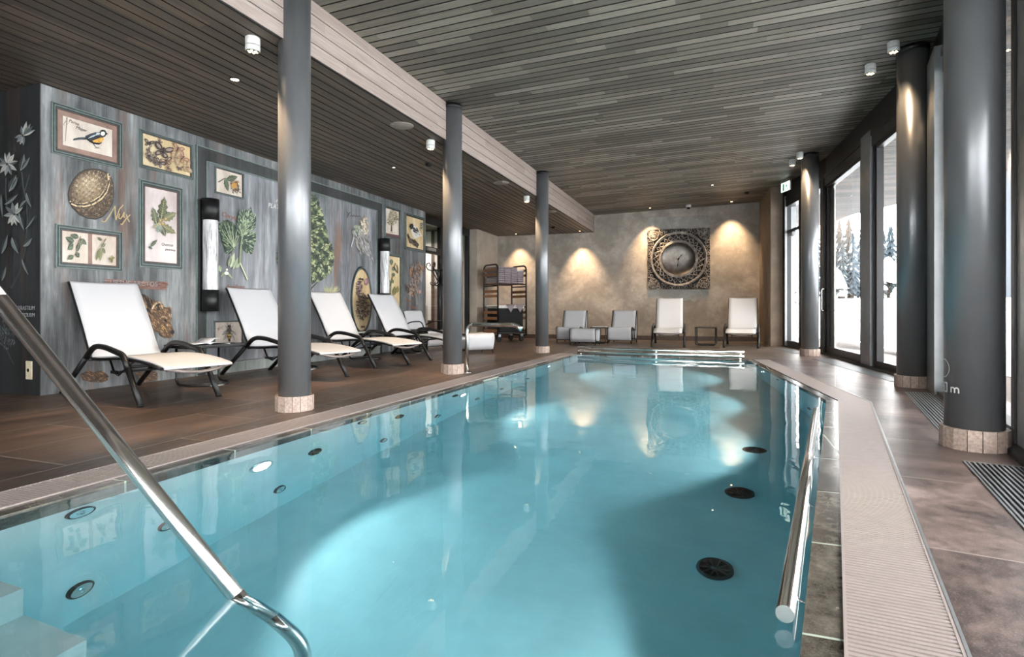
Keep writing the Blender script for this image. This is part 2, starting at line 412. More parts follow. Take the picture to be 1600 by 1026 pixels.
# floors
b = MB(); b.prism([(-9, -4.2), (Lg[0].x, -4.2), (Lg[0].x, YN), tuple(Lg[1]), (Lg[1].x, 9.72+.0), (Lg[1].x+.0, 15.3), (-9, 15.3)], -.3, 0)
S(b.build('floor', M['tile_left']), 'brown wood-look tile floor along the loungers')
b = MB(); b.prism([(Lg[1].x, 15.3), (Lg[1].x, 9.805), (PLEFT[1][0], 9.72+.085), (PRIGHT[2][0], 9.5+.085), (.90, 9.6), (1.35, 10.3), (1.35, 15.3)], -.3, 0)
M['tile_far'] = mat_tiles('stone_tiles_grey_brown', ['#37302b', '#4f463f', '#6b6057', '#857a70'], 0, .9, .9, '#8a8078', (.25, .45))
S(b.build('floor', M['tile_far']), 'grey-brown tile floor between the pool and the far wall')
b = MB()
poly = [tuple(Rg[0])]+[tuple(Rg[1])]+[tuple(Rg[2])]+[(.90, 9.6), (1.35, 10.3), (1.35, 15.3), (1.6, 15.3), (1.65, 13.1), (2.1, 11.), (2.4, 6.74), (.6, -4.2), (-.3, -4.2)]
b.prism(poly, -.3, 0); S(b.build('floor', M['tile_right']), 'warm stone tile floor along the windows')
b = MB(); b.prism([(Lg[0].x, -4.2), (-.3, -4.2), (Rg[0].x, YN), (Lg[0].x, YN)], -.3, 0); S(b.build('floor', M['tile_left']))
# coping with the stone band that reaches down into the water
def band(inner, outer, z0, z1, m, mb=None):
    mb = mb or MB(); n = len(inner)
    A = [[mb.bm.verts.new((p[0], p[1], z)) for p in L] for (L, z) in ((inner, z0), (inner, z1), (outer, z1), (outer, z0))]
    for i in range(n-1):
        for k in range(4): mb.face([A[k][i], A[k][i+1], A[(k+1) % 4][i+1], A[(k+1) % 4][i]], m)
    for i in (0, n-1): mb.face([A[k][i] for k in range(4)], m)
    return mb
mb = band(PRIGHT, Rc, -.17, -.004, None); band(PLEFT, Lc, -.17, -.004, None, mb)
FARin = [PRIGHT[2], PLEFT[1]]; FARout = [(PRIGHT[2][0]+.03, PRIGHT[2][1]+.085), (PLEFT[1][0]-.03, PLEFT[1][1]+.085)]
band(FARin, FARout, -.17, -.004, None, mb)
S(mb.build('trim_1', M['coping']), 'dark stone coping around the pool')
# basin
Wo = [(p[0]-.3, p[1]) for p in PLEFT]
b = MB(); ZB = -1.25
ring_in = [Vector((p[0], p[1])) for p in WATER]
n = len(ring_in); top = [b.bm.verts.new((p.x, p.y, -.17)) for p in ring_in]; bot = [b.bm.verts.new((p.x, p.y, ZB)) for p in ring_in]
cen = sum(ring_in, Vector((0, 0)))/n
out = [cen+(p-cen)*1.12 for p in ring_in]; topo = [b.bm.verts.new((p.x, p.y, -.17)) for p in out]; boto = [b.bm.verts.new((p.x, p.y, ZB-.2)) for p in out]
for i in range(n):
    j = (i+1) % n
    b.face([top[i], top[j], bot[j], bot[i]]); b.face([top[i], topo[i], topo[j], top[j]]); b.face([topo[i], boto[i], boto[j], topo[j]])
b.face(bot); b.face(boto[::-1])
S(b.build('pool_basin', M['pool_wall']), 'pale pool basin under turquoise water')
# steps
for (x0, x1, z) in ((-2.6, -2.34, -.10), (-2.34, -2.06, -.30), (-2.06, -1.77, -.50), (-1.77, -1.49, -.70), (-1.49, -1.21, -.90), (-1.21, -.95, -1.08)):
    pass
b = MB(); b2 = [(-2.56, -.10), (-2.34, -.10), (-2.34, -.30), (-2.06, -.30), (-2.06, -.50), (-1.77, -.50), (-1.77, -.70), (-1.49, -.70), (-1.49, -.90), (-1.21, -.90), (-1.21, -1.08), (-.95, -1.08), (-.95, -1.26), (-2.56, -1.26)]
A = [b.bm.verts.new((x, -.2, z)) for x, z in b2]; B = [b.bm.verts.new((x, 1.16, z)) for x, z in b2]
b.face(A); b.face(B[::-1])
for i in range(len(b2)): j = (i+1) % len(b2); b.face([A[i], A[j], B[j], B[i]])
tag(b.build('pool_steps', M['pool_step']), 'grey submerged pool steps below the foreground handrail', 'steps', kind='structure')
# water, a closed body
wp = [cen+(p-cen)*1.0+((p-cen).normalized()*.006) for p in ring_in]
b = MB(); b.prism([tuple(p) for p in wp], -1.27, -.010)
w = b.build('pool_water', M['water']); tag(w, 'clear turquoise water filling the indoor pool', 'water', kind='stuff')

# overflow grilles: white lamellas across a channel
def lamellas(name, inner, outer, label):
    mb = MB(); band(inner, outer, -.2, -.016, M['grille_base'], mb)
    for (a, c, p, q) in zip(inner, inner[1:], outer, outer[1:]):
        a, c, p, q = Vector(a), Vector(c), Vector(p), Vector(q); L = (c-a).length; n = int(L/.019); 
        for i in range(n):
            t = (i+.5)/n; u = a+(c-a)*t; v = p+(q-p)*t; d = (c-a).normalized()*.0058
            vs = [(u-d), (v-d), (v+d), (u+d)]
            lo = [mb.bm.verts.new((x.x, x.y, -.015)) for x in vs]; hi = [mb.bm.verts.new((x.x, x.y, .001)) for x in vs]
            mb.face(hi, M['grille_white'])
            for k in range(4): mb.face([lo[k], lo[(k+1) % 4], hi[(k+1) % 4], hi[k]], M['grille_white'])
    for L_, off in ((inner, .006), (outer, -.006)):
        L2 = [Vector(x) for x in L_]; O2 = [x+(Vector(y)-x).normalized()*.008 for x, y in zip(L2, outer if L_ is inner else inner)]
        band(L2, O2, -.016, .002, M['grille_white'], mb)
    return tag(mb.build(name, recalc=False), label, 'drain grille')
mid = lambda L: [tuple(p) for p in L]
lamellas('overflow_grille', mid(Rc), mid(Rg), 'white slatted overflow grille kinked along the window side of the pool')
lamellas('overflow_grille', mid(Lc), mid(Lg), 'white slatted overflow grille running straight along the lounger side of the pool')
mb = MB()
band(mid(Rg), mid(offset_line(PRIGHT, CW+GW+.008)), -.05, .003, M['silver'], mb)
S(mb.build('trim_2'), 'thin metal edge strip beside the grille')

# walls
def wall(name, A, B, z0, z1, th, m, side=1, label=None):
    A, B = Vector(A), Vector(B); d = (B-A).normalized(); nn = Vector((d.y, -d.x))*th*side
    b = MB(); b.prism([tuple(A), tuple(B), tuple(B+nn), tuple(A+nn)], z0, z1); return S(b.build(name, m), label)
MX = -5.66
wall('wall_far', WA, WB, -.3, 3.7, .3, M['plaster'], -1, 'mottled beige plaster wall behind the pool')
b = MB()
# grey repainted patch around the clock
def fw(px, py, off=0):
    """a photo pixel on the far wall"""
    k = (px-CX)/F; dx, dy = k*CY-SY, k*SY+CY; u = (WB-WA).normalized(); det = dx*(-u.y)+u.x*dy
    d = (WA.x*(-u.y)+u.x*WA.y)/det; nn = Vector((u.y, -u.x)); return Vector((d*dx, d*dy, H-(py-HY)*d/F))+Vector((nn.x, nn.y, 0))*off
patch = [(1013, 340), (1107, 336), (1107, 466), (1100, 470), (1092, 467), (1085, 472), (1078, 468), (1068, 470), (1058, 466), (1046, 464), (1040, 468), (1032, 462), (1022, 464), (1018, 470), (1015, 467), (1013, 470)]
b.face([fw(x, y, .003) for x, y in patch]); S(b.build('trim_3', M['plaster_patch'], recalc=False), 'grey patch of plaster behind the clock')
wall('wall_right', (1.2, 14.85), (1.31, 13.1), -.3, 3.7, .3, M['plaster_brown'], 1, 'narrow brown wall beside the far door')
wall('wall_left', (MX, 13.0), (MX-.03, 14.6), -.3, 3.0, .25, M['plaster_light'], -1, 'beige plaster wall behind the towel trolley')
wall('wall_left', (-8.2, 13.0), (MX, 13.0), -.3, 3.0, .25, M['plaster_light'], -1, 'beige plaster wall facing the pool')
b = MB(); b.box((-6.55, 3.32, -.3), (MX, 10.37, 2.85), M['mural']); 
o = b.build('wall_left'); S(o, 'blue-grey weathered mural wall behind the loungers')
b = MB(); b.box((-6.55, 3.312, 0), (MX, 3.3195, 2.77), M['mural_dark']); S(b.build('wall_left'), 'dark end face of the mural wall with painted flowers')
b = MB(); b.box((-9.2, -4.2, -.3), (-8.6, 13.2, 3.), M['band_dark']); S(b.build('wall_left'), 'dark wall beyond the mural')
b = MB(); b.box((-8.2, 12.93, 0), (-5.97, 12.99, 2.76), M['battens']); S(b.build('wall_left'), 'wall of pale battens behind the glass screen')
b = MB(); b.box((-9, -4.4, -.3), (-5.2, -4.15, 3.6), M['band_dark']); b.box((-5.2, -4.4, 2.75), (.4, -4.15, 3.7), M['band_dark']); S(b.build('wall_back'), 'unseen rear wall with a broad opening added for fill light')
# ceilings
b = MB(); pitch = .112; j = -int(4.2/pitch)-1
while j*pitch < 14.75:
    y0, y1 = j*pitch+.008, (j+1)*pitch-.008; x1 = facx((y0+y1)/2)-.02
    if y1 > 14.5: x1 = min(x1, 1.2)
    P = [(BX+.002, y0), (x1, y0), (x1, y1), (BX+.002, y1)]
    b.prism(P, lambda p: zmain(p[0]), lambda p: zmain(p[0])+.014, M['ceil_main'], M['black']); j += 1  # black board edges stand in for the shade in the gaps
b.prism([(BX, -4.3), (.5, -4.3), (2.3, 6.74), (2.0, 11.), (1.5, 15.2), (BX, 15.2)], lambda p: zmain(p[0])+.03, lambda p: zmain(p[0])+.3, M['black'])
S(b.build('ceiling'), 'main ceiling of dark narrow boards over the pool')
b = MB(); x = -9.0
while x < BX-.02:
    xe = min(x+.105, BX-.012); b.prism([(x+.007, -4.2), (xe, -4.2), (xe, 14.6), (x+.007, 14.6)], ZLOW, ZLOW+.014, M['ceil_low'], M['black']); x += pitch  # gap shade is coloured onto these board edges too
b.box((-9.2, -4.3, ZLOW+.03), (BX-.02, 14.9, ZLOW+.9), M['black'])
S(b.build('ceiling'), 'lower ceiling of dark boards over the loungers')
b = MB()
for k in range(4): b.box((BX-.02, -4.2, ZLOW+k*.113+.004), (BX, 14.5, ZLOW+(k+1)*.113-.004), M['fascia_wood'])
b.box((BX-.03, -4.2, ZLOW+.004), (BX-.008, 14.5, 3.24), M['black'])
S(b.build('trim_4'), 'pale boarded fascia between the two ceilings')
# skirting
def strip(name, A, B, z0, z1, th, m, label=None):
    A, B = Vector(A), Vector(B); d = (B-A).normalized(); nn = Vector((d.y, -d.x)); b = MB()
    b.prism([tuple(A), tuple(B), tuple(B+nn*th), tuple(A+nn*th)], z0, z1); return S(b.build(name, m), label)
strip('baseboard_far', WA+Vector((.05, 0)), WB, 0, .11, .015, M['skirt']); strip('baseboard_right', (1.2, 14.8), (1.3, 13.12), 0, .11, .015, M['skirt'])
strip('baseboard_left', (MX+.0, 13.02), (MX-.0, 14.5), 0, .11, .015, M['skirt'])

# facade ---------------------------------------------------------------
def along(A, B, y):  # point on a line at world y
    t = (y-A[1])/(B[1]-A[1]); return Vector((A[0]+(B[0]-A[0])*t, y))
def bar(mb, A, B, z0, z1, w0, w1, m):
    """upright slab between two plan points, from w0 inside to w1 outside of the facade line"""
    A, B = Vector(A), Vector(B); d = (B-A).normalized(); nn = Vector((d.y, -d.x))  # points to +x for +y direction
    mb.prism([tuple(A+nn*w0), tuple(B+nn*w0), tuple(B+nn*w1), tuple(A+nn*w1)], z0, z1, m)
def window(name, A, B, z0, z1, label, fr=.07, glass=True, mullions=(), transom=None, m='black_metal'):
    A, B = Vector(A), Vector(B); L = (B-A).length; u = (B-A)/L
    o = bpy.data.objects.new(name, None); COL.objects.link(o); o['kind'] = 'structure'; o['label'] = label
    mb = MB(); bar(mb, A, B, z0, z0+fr+.02, -.02, .06, M[m]); bar(mb, A, B, z1-fr, z1, -.02, .06, M[m])
    bar(mb, A, A+u*fr, z0+fr, z1-fr, -.02, .06, M[m]); bar(mb, B-u*fr, B, z0+fr, z1-fr, -.02, .06, M[m])
    for t in mullions: bar(mb, A+u*(t*L-.03), A+u*(t*L+.03), z0+fr, z1-fr, -.02, .06, M[m])
    if transom: bar(mb, A, B, transom, transom+.06, -.02, .06, M[m])
    mb.build('window_frame', parent=o)
    if glass:
        mb = MB(); bar(mb, A+u*fr*.5, B-u*fr*.5, z0+fr*.7, z1-fr*.7, .018, .024, M['glass']); mb.build('pane', parent=o)
    return o
ZT = 2.9
P = lambda t: K+ND*t
window('window_1', P(2.92), P(.7), .02, 2.95, 'tall fixed window behind the marked column')
window('window_2', P(6.3), P(3.23), .02, 2.95, 'tall fixed window at the right edge', .06)
window('window_3', P(10.9), P(6.4), .02, 2.95, 'tall fixed window behind the camera', mullions=(.5,))
window('window_4', K, along(K, Mk, 8.5), .02, ZT, 'fixed window between the grey post and the column')
window('window_5', along(Mk, Nk, 11.2), along(Mk, Nk, 12.2), .02, 3.1, 'narrow window behind the far column')
window('fill_window', (-.1, -4.2), (-5.2, -4.2), .02, 2.7, 'broad unseen window added in the rear wall for fill light', mullions=(.25, .5, .75))  # unseen rear window, added to let fill light in from behind
b = MB(); bar(b, P(.68), P(-.02), 0, 3.12, -.10, .05, M['grey_metal']); S(b.build('trim_5'), 'grey metal clad corner pier')
b = MB(); bar(b, P(3.22), P(2.93), 0, 3.12, -.01, .06, M['silver']); S(b.build('trim_6'), 'light grey window post at the right edge')
b = MB(); bar(b, along(K, Mk, 8.56), along(K, Mk, 8.95), 0, 3.1, -.06, .06, M['grey_metal']); S(b.build('trim_7'), 'grey post between the sliding door and the window')
b = MB(); bar(b, along(K, Mk, 8.48), along(K, Mk, 8.58), 0, 3.1, -.03, .06, M['black_metal']); bar(b, along(K, Mk, 8.93), along(K, Mk, 9.0), 0, 3.1, -.03, .06, M['black_metal']); S(b.build('trim_8'), 'black jambs beside the grey post')
# fascia beam over the windows
b = MB()
for (A, B) in ((NEAR, K), (K, Mk), (Mk, Nk)):
    for (zz0, zz1, w) in ((2.88, 3.02, -.04), (3.02, 3.08, -.055), (3.08, 3.40, -.03)):
        bar(b, A, B, zz0, zz1, w, .12, M['anthracite'])
S(b.build('trim_9'), 'dark metal beam over the windows')
# sliding door
def sill(A, B): 
    b = MB(); bar(b, A, B, -.02, .03, -.08, .14, M['anthracite']); return b
for (A, B) in ((NEAR, K), (K, Mk), (Mk, Nk)): S(sill(A, B).build('trim_10'), 'dark metal threshold under the windows')
def handle(parent, A, u, z0, z1, w, m='steel_bright'):
    nn = Vector((u.y, -u.x)); a = A+nn*(-.02); q = a-nn*w
    b = MB(); b.tube(fillet([(a.x, a.y, z0), (q.x, q.y, z0), (q.x, q.y, z1), (a.x, a.y, z1)], .02, 4), .011, M[m], 8); return b.build('door_handle', parent=parent)
A, B = along(K, Mk, 9.02), along(K, Mk, 11.05)
d1 = window('door_1', A, B, .02, 2.94, 'large sliding glass door left of the grey post', .10); u = (B-A).normalized()
handle(d1, B-u*.05, u, .75, 1.12, .07)
b = MB(); bar(b, B-u*.36, B-u*.10, .12, 2.85, .03, .05, M['silver']); b.build('door_stile', parent=d1)
b = MB(); bar(b, B, along(K, Mk, 11.05)+u*.16, 0, 3.1, -.06, .08, M['black_metal']); S(b.build('trim_11'), 'black jamb of the sliding door')
A, B = along(Mk, Nk, 12.22), along(Mk, Nk, 13.05); u = (B-A).normalized()
d2 = window('door_2', A, B, .02, 3.1, 'narrow exit door under the green exit sign', .09, transom=2.33, m='anthracite')
handle(d2, A+u*.12, u, .9, 1.1, .05); b = MB(); nn = Vector((u.y, -u.x)); c = B-u*.45-nn*.05
b.box((-.12, -.04, -.03), (.12, .03, .03), M['silver'], Matrix.Translation((c.x, c.y, 2.27)) @ Matrix.Rotation(math.atan2(u.y, u.x), 4, 'Z')); b.build('door_closer', parent=d2)
b = MB(); bar(b, Nk+u*.0, Nk-u*.10, 0, 3.2, -.12, .06, M['black_metal']); bar(b, Nk-u*.1, Nk-u*.14, 0, 3.1, -.16, .06, M['grey_metal']); S(b.build('trim_12'), 'jamb of the narrow exit door')
# glass screen at the end of the mural wall
SXx = -5.90
scr = bpy.data.objects.new('window_7', None); COL.objects.link(scr); scr['kind'] = 'structure'; scr['label'] = 'glass screen with a door at the end of the mural wall'
b = MB(); b.box((SXx-.05, 10.37, ZLOW-.17), (SXx+.05, 13.0, ZLOW), M['black_metal']); 
for (y0, y1) in ((10.37, 10.42), (11.42, 11.6), (12.9, 13.0)): b.box((SXx-.04, y0, 0), (SXx+.04, y1, ZLOW-.17), M['black_metal'])
b.box((SXx-.04, 10.4, 1.98), (SXx+.05, 11.45, 2.12), M['black_metal']); b.box((SXx-.04, 10.4, 0), (SXx+.04, 13.0, .1), M['black_metal']); b.build('window_frame', parent=scr)
b = MB(); b.box((SXx-.006, 10.4, .1), (SXx, 12.9, ZLOW-.17), M['glass']); b.build('pane', parent=scr)
b = MB(); b.box((SXx+.05, 10.75, 2.03), (SXx+.1, 11.1, 2.09), M['silver']); b.build('door_closer', parent=scr)

# floor convector grilles
def convector(A, B, w, n, label):
    A, B = Vector(A), Vector(B); u = (B-A).normalized(); nn = Vector((u.y, -u.x)); t = thing('floor_grille', label, 'floor grille', (A.x, A.y, 0), math.atan2(u.y, u.x), None)
    L = (B-A).length; b = MB(); b.box((0, -w, -.02), (L, 0, .0015), M['black'])
    b.build('trough', parent=t); b = MB()
    for i in range(n):
        y = -w*(i+.5)/n; b.box((.008, y-w/n*.2, .001), (L-.008, y+w/n*.2, .007), M['silver'])
    o = b.build('bars', parent=t); b = MB()
    for (lo, hi) in (((-.008, -w-.008, 0), (L+.008, -w, .005)), ((-.008, 0, 0), (L+.008, .008, .005)), ((-.008, -w, 0), (0, 0, .005)), ((L, -w, 0), (L+.008, 0, .005))): b.box(lo, hi, M['silver'])
    b.build('rim', parent=t); return t
convector((1.285, 4.15), (1.616, 6.186), .25, 12, 'black floor grille with silver bars between the two nearest window columns')
convector((.60, -.1), (1.155, 3.45), .25, 12, 'black floor grille with silver bars in front of the nearest window column')
convector((1.72, 7.05), (1.36, 9.9), .24, 12, 'long floor grille below the sliding door')
convector((1.22, 10.95), (1.02, 12.3), .22, 10, 'short floor grille beside the narrow exit door')

# exterior ---------------------------------------------------------------
b = MB(); rr = random.Random(3)
def terr(x, y, e):
    r = math.hypot(x, y)
    s = max(0, min(1, (r-10)/16)); s = s*s*(3-2*s)
    return -.02+.06*min(1, e/.5)+1.12*s+max(0, min(70, r-26))*.0155+.05*math.sin(x*.9+y*.4)*min(1, e/2)
ys = [-60, -40, -25, -14, -8, -4.2]+[-4.2+.8*i for i in range(1, 45)]+[34, 38, 44, 52, 62, 75, 90, 110, 140]
es = [0, .3, .6, 1, 1.6, 2.4, 3.5, 5, 7, 9, 12, 15, 19, 24, 30, 38, 48, 60, 80, 110, 150]
rows = []
for y in ys:
    x0 = facx(y)+1.35+.12*math.sin(y*2.1) if y > -4.3 else -60
    rows.append([b.bm.verts.new((x0+e*(1 if y > -4.3 else 1.5), y, terr(x0+e, y, e))) for e in es])
for r0, r1 in zip(rows, rows[1:]):
    for i in range(len(es)-1): b.face([r0[i], r0[i+1], r1[i+1], r1[i]], None, True)
tag(b.build('snow_ground', M['snow']), 'white snow covering the ground outside the windows', 'snow', kind='structure')
b = MB(); b.prism([(FAC[0][0]+.1, -4.2), (FAC[0][0]+1.9, -4.2), (K.x+1.8, 6.74), (Mk.x+1.8, 11.), (Nk.x+1.9, 13.1), (3.2, 18), (1.35, 18), (Nk.x+.1, 13.1), (Mk.x+.1, 11.), (K.x+.1, 6.74)], -.2, -.03)
S(b.build('terrace_deck', M['deck_wood']), 'brown wooden terrace boards outside the windows')
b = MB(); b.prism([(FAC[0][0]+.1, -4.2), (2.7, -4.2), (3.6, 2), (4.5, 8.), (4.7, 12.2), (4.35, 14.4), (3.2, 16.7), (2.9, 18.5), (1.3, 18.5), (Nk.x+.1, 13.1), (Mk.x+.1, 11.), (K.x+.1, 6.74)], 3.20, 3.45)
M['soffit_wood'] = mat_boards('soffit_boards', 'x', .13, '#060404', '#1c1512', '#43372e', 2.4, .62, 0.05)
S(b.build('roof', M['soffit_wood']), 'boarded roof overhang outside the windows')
b = MB(); b.box((-9.3, -4.5, 3.75), (2.4, 15.3, 3.9), M['black']); b.box((-9.3, -4.5, 2.9), (-9.2, 15.3, 3.9), M['black']); b.box((-9.3, 15.2, -.3), (1.4, 15.3, 3.9), M['black']); S(b.build('roof'))  # unseen black slabs added over and behind the room to block sky light
def conifer(seed, h, tiers, mneedle, snowy):
    r = random.Random(seed); b = MB(); bs = MB()
    for i in range(tiers):
        f = i/tiers; z = h*(.10+.86*f); R = h*.165*(1-f)**.85+.08; dz = h*.86/tiers*1.55; seg = 11; ph = r.random()*6
        top = b.bm.verts.new((0, 0, z+dz)); ring = []
        ts = bs.bm.verts.new((0, 0, z+dz+.02*h)); rs = []
        for k in range(seg*2):
            a = ph+PI*k/seg; q = R*(1.0 if k % 2 == 0 else .58)*(.8+.4*r.random()); zz = z-(.10*R if k % 2 == 0 else -.12*R)*(1+r.random())
            ring.append(b.bm.verts.new((q*math.cos(a), q*math.sin(a), zz)))
            g = q*(.60+.38*r.random()); rs.append(bs.bm.verts.new((g*math.cos(a+.1), g*math.sin(a+.1), zz+(q-g)*1.0+.03*h*(1-f)+.05)))
        for k in range(seg*2): b.face([top, ring[k], ring[(k+1) % (seg*2)]]); 
        for k in range(seg*2):
            if r.random() < snowy: bs.face([ts, rs[k], rs[(k+1) % (seg*2)]])
        b.face(ring[::-1])
    t = thing('conifer_tree', 'tall snowy conifer', 'tree', (0, 0, 0), 0, 'snowy conifers beyond the snow field')
    b.build('crown', mneedle, t); bs.build('snow_cover', M['snow'], t, kind='stuff'); c = MB(); c.tube([(0, 0, -.5), (0, 0, h*.2)], .02*h, M['bark'], 6); c.build('trunk', parent=t)
    return t
LBL = 'snow-dusted conifer in the forest edge beyond the snow field'
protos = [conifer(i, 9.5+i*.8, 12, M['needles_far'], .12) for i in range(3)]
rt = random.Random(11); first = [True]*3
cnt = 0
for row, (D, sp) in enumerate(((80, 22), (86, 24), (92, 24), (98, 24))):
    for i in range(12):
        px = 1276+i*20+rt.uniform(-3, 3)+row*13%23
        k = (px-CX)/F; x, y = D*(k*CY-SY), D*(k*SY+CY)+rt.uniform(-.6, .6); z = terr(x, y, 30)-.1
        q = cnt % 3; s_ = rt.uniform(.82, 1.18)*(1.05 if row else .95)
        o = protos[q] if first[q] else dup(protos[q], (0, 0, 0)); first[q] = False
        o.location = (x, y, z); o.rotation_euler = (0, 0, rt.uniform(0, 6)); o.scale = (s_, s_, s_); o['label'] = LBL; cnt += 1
# snow-laden garden pines
def garden_pine(px, D, yb, yt, w, label):
    k = (px-CX)/F; x, y = D*(k*CY-SY), D*(k*SY+CY); z0 = H-(yb-HY)*D/F; z1 = H-(yt-HY)*D/F; h = z1-z0; R = w/2*D/F
    t = thing('garden_pine', label, 'shrub', (x, y, z0)); r = random.Random(int(px)); b = MB()
    for i in range(160):
        a = r.uniform(0, 2*PI); f = r.uniform(.0, .55); q = R*(1-.5*f)*r.uniform(.3, 1.0); c = Vector((q*math.cos(a), q*math.sin(a), h*f)); L = R*r.uniform(.25, .5)
        for s in range(5):
            aa = a+r.uniform(-.9, .9); e = c+Vector((math.cos(aa)*L, math.sin(aa)*L, L*r.uniform(-.5, .5))); wv = Vector((-math.sin(aa), math.cos(aa), 0))*L*.14
            b.face([c-wv, c+wv, e])
    b.build('needles', M['needles'], t); b = MB()
    prof = [(R*1.05, .42), (R*1.0, .52), (R*.8, .7), (R*.5, .88), (R*.2, .98), (0.0, 1.0)]
    b.lathe([(q*(1+.0), f*h) for q, f in prof], m=M['snow'], seg=14)
    for v in b.bm.verts: v.co += Vector((r.uniform(-1, 1), r.uniform(-1, 1), r.uniform(-1, 1)))*R*.09
    for i in range(7):
        a = r.uniform(0, 2*PI); q = R*.75; b.lathe([(R*.45, -.03*h), (R*.4, .03*h), (R*.2, .07*h), (0, .09*h)], (q*math.cos(a), q*math.sin(a), h*r.uniform(.05, .35)), M['snow'], 9)
    b.build('snow_cover', parent=t, recalc=False); b = MB(); b.tube([(0, 0, -.6), (0, 0, h*.6)], .05, M['bark'], 6); b.build('trunk', parent=t)
garden_pine(1388, 24, 469, 402, 34, 'garden pine with a tall cap of snow seen between the grey post and the column')
garden_pine(1303, 22, 475, 418, 34, 'garden pine with drooping snow seen through the sliding door')
# the house across the snow
def house():
    D = 46; k = (1452-CX)/F; x, y = D*(k*CY-SY), D*(k*SY+CY); t = thing('apartment_house', 'pale grey apartment house with white balconies across the snow', 'building', (x, y, .6), -.25)
    b = MB(); b.box((0, -14, 0), (9, 0, 8.2), M['build_grey']); b.build('wall', parent=t)
    b = MB(); b.box((-.8, -14.5, 8.2), (9.5, .5, 8.6), M['build_dark']); b.build('roof', parent=t)
    for f in range(3):
        b = MB(); b.box((-1.6, -14, 2.4+2.6*f-.2), (0, 0, 2.4+2.6*f), M['build_white']); b.build('balcony_slab', parent=t)
        b = MB(); b.box((-1.6, -14, 2.4+2.6*f+.9), (-1.53, 0, 2.4+2.6*f+1.0), M['build_white'])
        for i in range(46): b.box((-1.6, -14+i*.305, 2.4+2.6*f), (-1.57, -13.93+i*.305, 2.4+2.6*f+.9), M['build_dark'])
        b.build('railing', parent=t)
        for i in range(5):
            b = MB(); b.box((-.02, -13.3+i*2.7, .5+2.6*f), (.02, -11.6+i*2.7, 2.1+2.6*f), M['build_dark']); b.build('window', parent=t)
    return t
house()

# ================================================================== COLUMNS AND CEILING FITTINGS
def column(name, x, y, r, top, label, seed, cat='column'):
    t = thing('round_column', label, cat, (x, y, 0), seed*.7, None)
    b = MB(); b.lathe([(r, .10), (r, top)], m=M['column'], seg=48)
    # faint dents and weld seams
    rr = random.Random(seed)
    b.build('shaft', parent=t)
    if top > 3.2 and x < -2: pass
    n = 15; d = MB(); R = r+.022; h = .115
    for k in range(n):
        a0, a1 = 2*PI*k/n+.012, 2*PI*(k+1)/n-.012
        P = [Vector((q*math.cos(a), q*math.sin(a), 0)) for a in (a0, a1) for q in (R, r-.005)]
        d.prism([(P[0].x, P[0].y), (P[2].x, P[2].y), (P[3].x, P[3].y), (P[1].x, P[1].y)], .001, h, M['drum'])
    d.lathe([(R-.006, 0.0), (R-.006, h-.004)], m=M['grille_base'], seg=30)
    d.build('base_collar', parent=t)
    b = MB(); b.lathe([(r+.004, top-.05), (r+.004, top-.001)], m=M['black_metal'], seg=48); b.build('top_ring', parent=t)
    return t
column('c', -3.04, 3.51, .118, zmain(-3.04)-.01, 'grey round column nearest on the lounger side of the pool', 1)
column('c', -3.01, 6.18, .116, zmain(-3.04)-.01, 'grey round column beside the arched water spout', 2)
column('c', -2.97, 9.72, .116, zmain(-3.04)-.01, 'grey round column at the far left corner of the pool', 3)
column('c', 1.41, 10.56, .132, zmain(1.41)-.012, 'grey round column farthest away on the window side', 4)
column('c', 1.80, 6.66, .135, zmain(1.80)-.012, 'grey round column in the middle of the window side', 5)
cR1 = column('c', 1.325, 3.84, .135, zmain(1.33)-.012, 'large grey round column nearest on the window side with white depth marking', 6)
# depth marking on the near window column: a ring pictogram and the letter m, wrapped on its face
def wrap_on_column(mb, pts, ang, z, r, m, size):
    vs = []
    for (u, v) in pts: a = ang+u*size/r; vs.append(mb.bm.verts.new((r*math.cos(a), r*math.sin(a), z+v*size)))
    mb.face(vs, m)
angR = math.atan2(-3.84, -1.335)-6*.7   # direction to the viewer in the column's own frame
mk = MB(); Rm = .1365
def strokes(segs, w, ang, z, size):
    for (a, c) in segs:
        a, c = Vector(a), Vector(c); n = int((c-a).length/.08)+1
        for i in range(n):
            p = a+(c-a)*i/n; q = a+(c-a)*(i+1)/n; d = (q-p).normalized(); e = Vector((-d.y, d.x))*w
            wrap_on_column(mk, [tuple(p-e), tuple(q-e), tuple(q+e), tuple(p+e)], ang, z, Rm, M['white'], size)
a_m = angR-.80
# letter m
strokes([((0, 0), (0, .62)), ((.42, 0), (.42, .42)), ((.84, 0), (.84, .42)), ((0, .44), (.1, .56)), ((.1, .56), (.3, .58)), ((.3, .58), (.42, .42)), ((.42, .42), (.52, .56)), ((.52, .56), (.72, .58)), ((.72, .58), (.84, .42))], .075, a_m, .305, .050)
# digits before the m run round the column: 1,30
for (off, segs) in ((-3.0, [((0, 0), (0, 1)), ((0, 1), (-.2, .8))]), (-2.3, [((0, 0), (.05, .1))]), (-1.9, [((0, 1), (.5, 1)), ((.5, 1), (.5, 0)), ((.5, 0), (0, 0)), ((.1, .5), (.5, .5))]), (-1.1, [((0, 0), (0, 1)), ((0, 1), (.5, 1)), ((.5, 1), (.5, 0)), ((.5, 0), (0, 0))])):
    strokes([((a[0]+off, a[1]), (c[0]+off, c[1])) for a, c in segs], .075, a_m, .305, .050)
for k in range(28):
    a0, a1 = 2*PI*k/28, 2*PI*(k+1)/28
    strokes([((-1.25+1.0*math.cos(a0), 2.6+1.0*math.sin(a0)), (-1.25+1.0*math.cos(a1), 2.6+1.0*math.sin(a1)))], .04, a_m, .305, .050)
mk.build('depth_marking', parent=cR1, recalc=False)

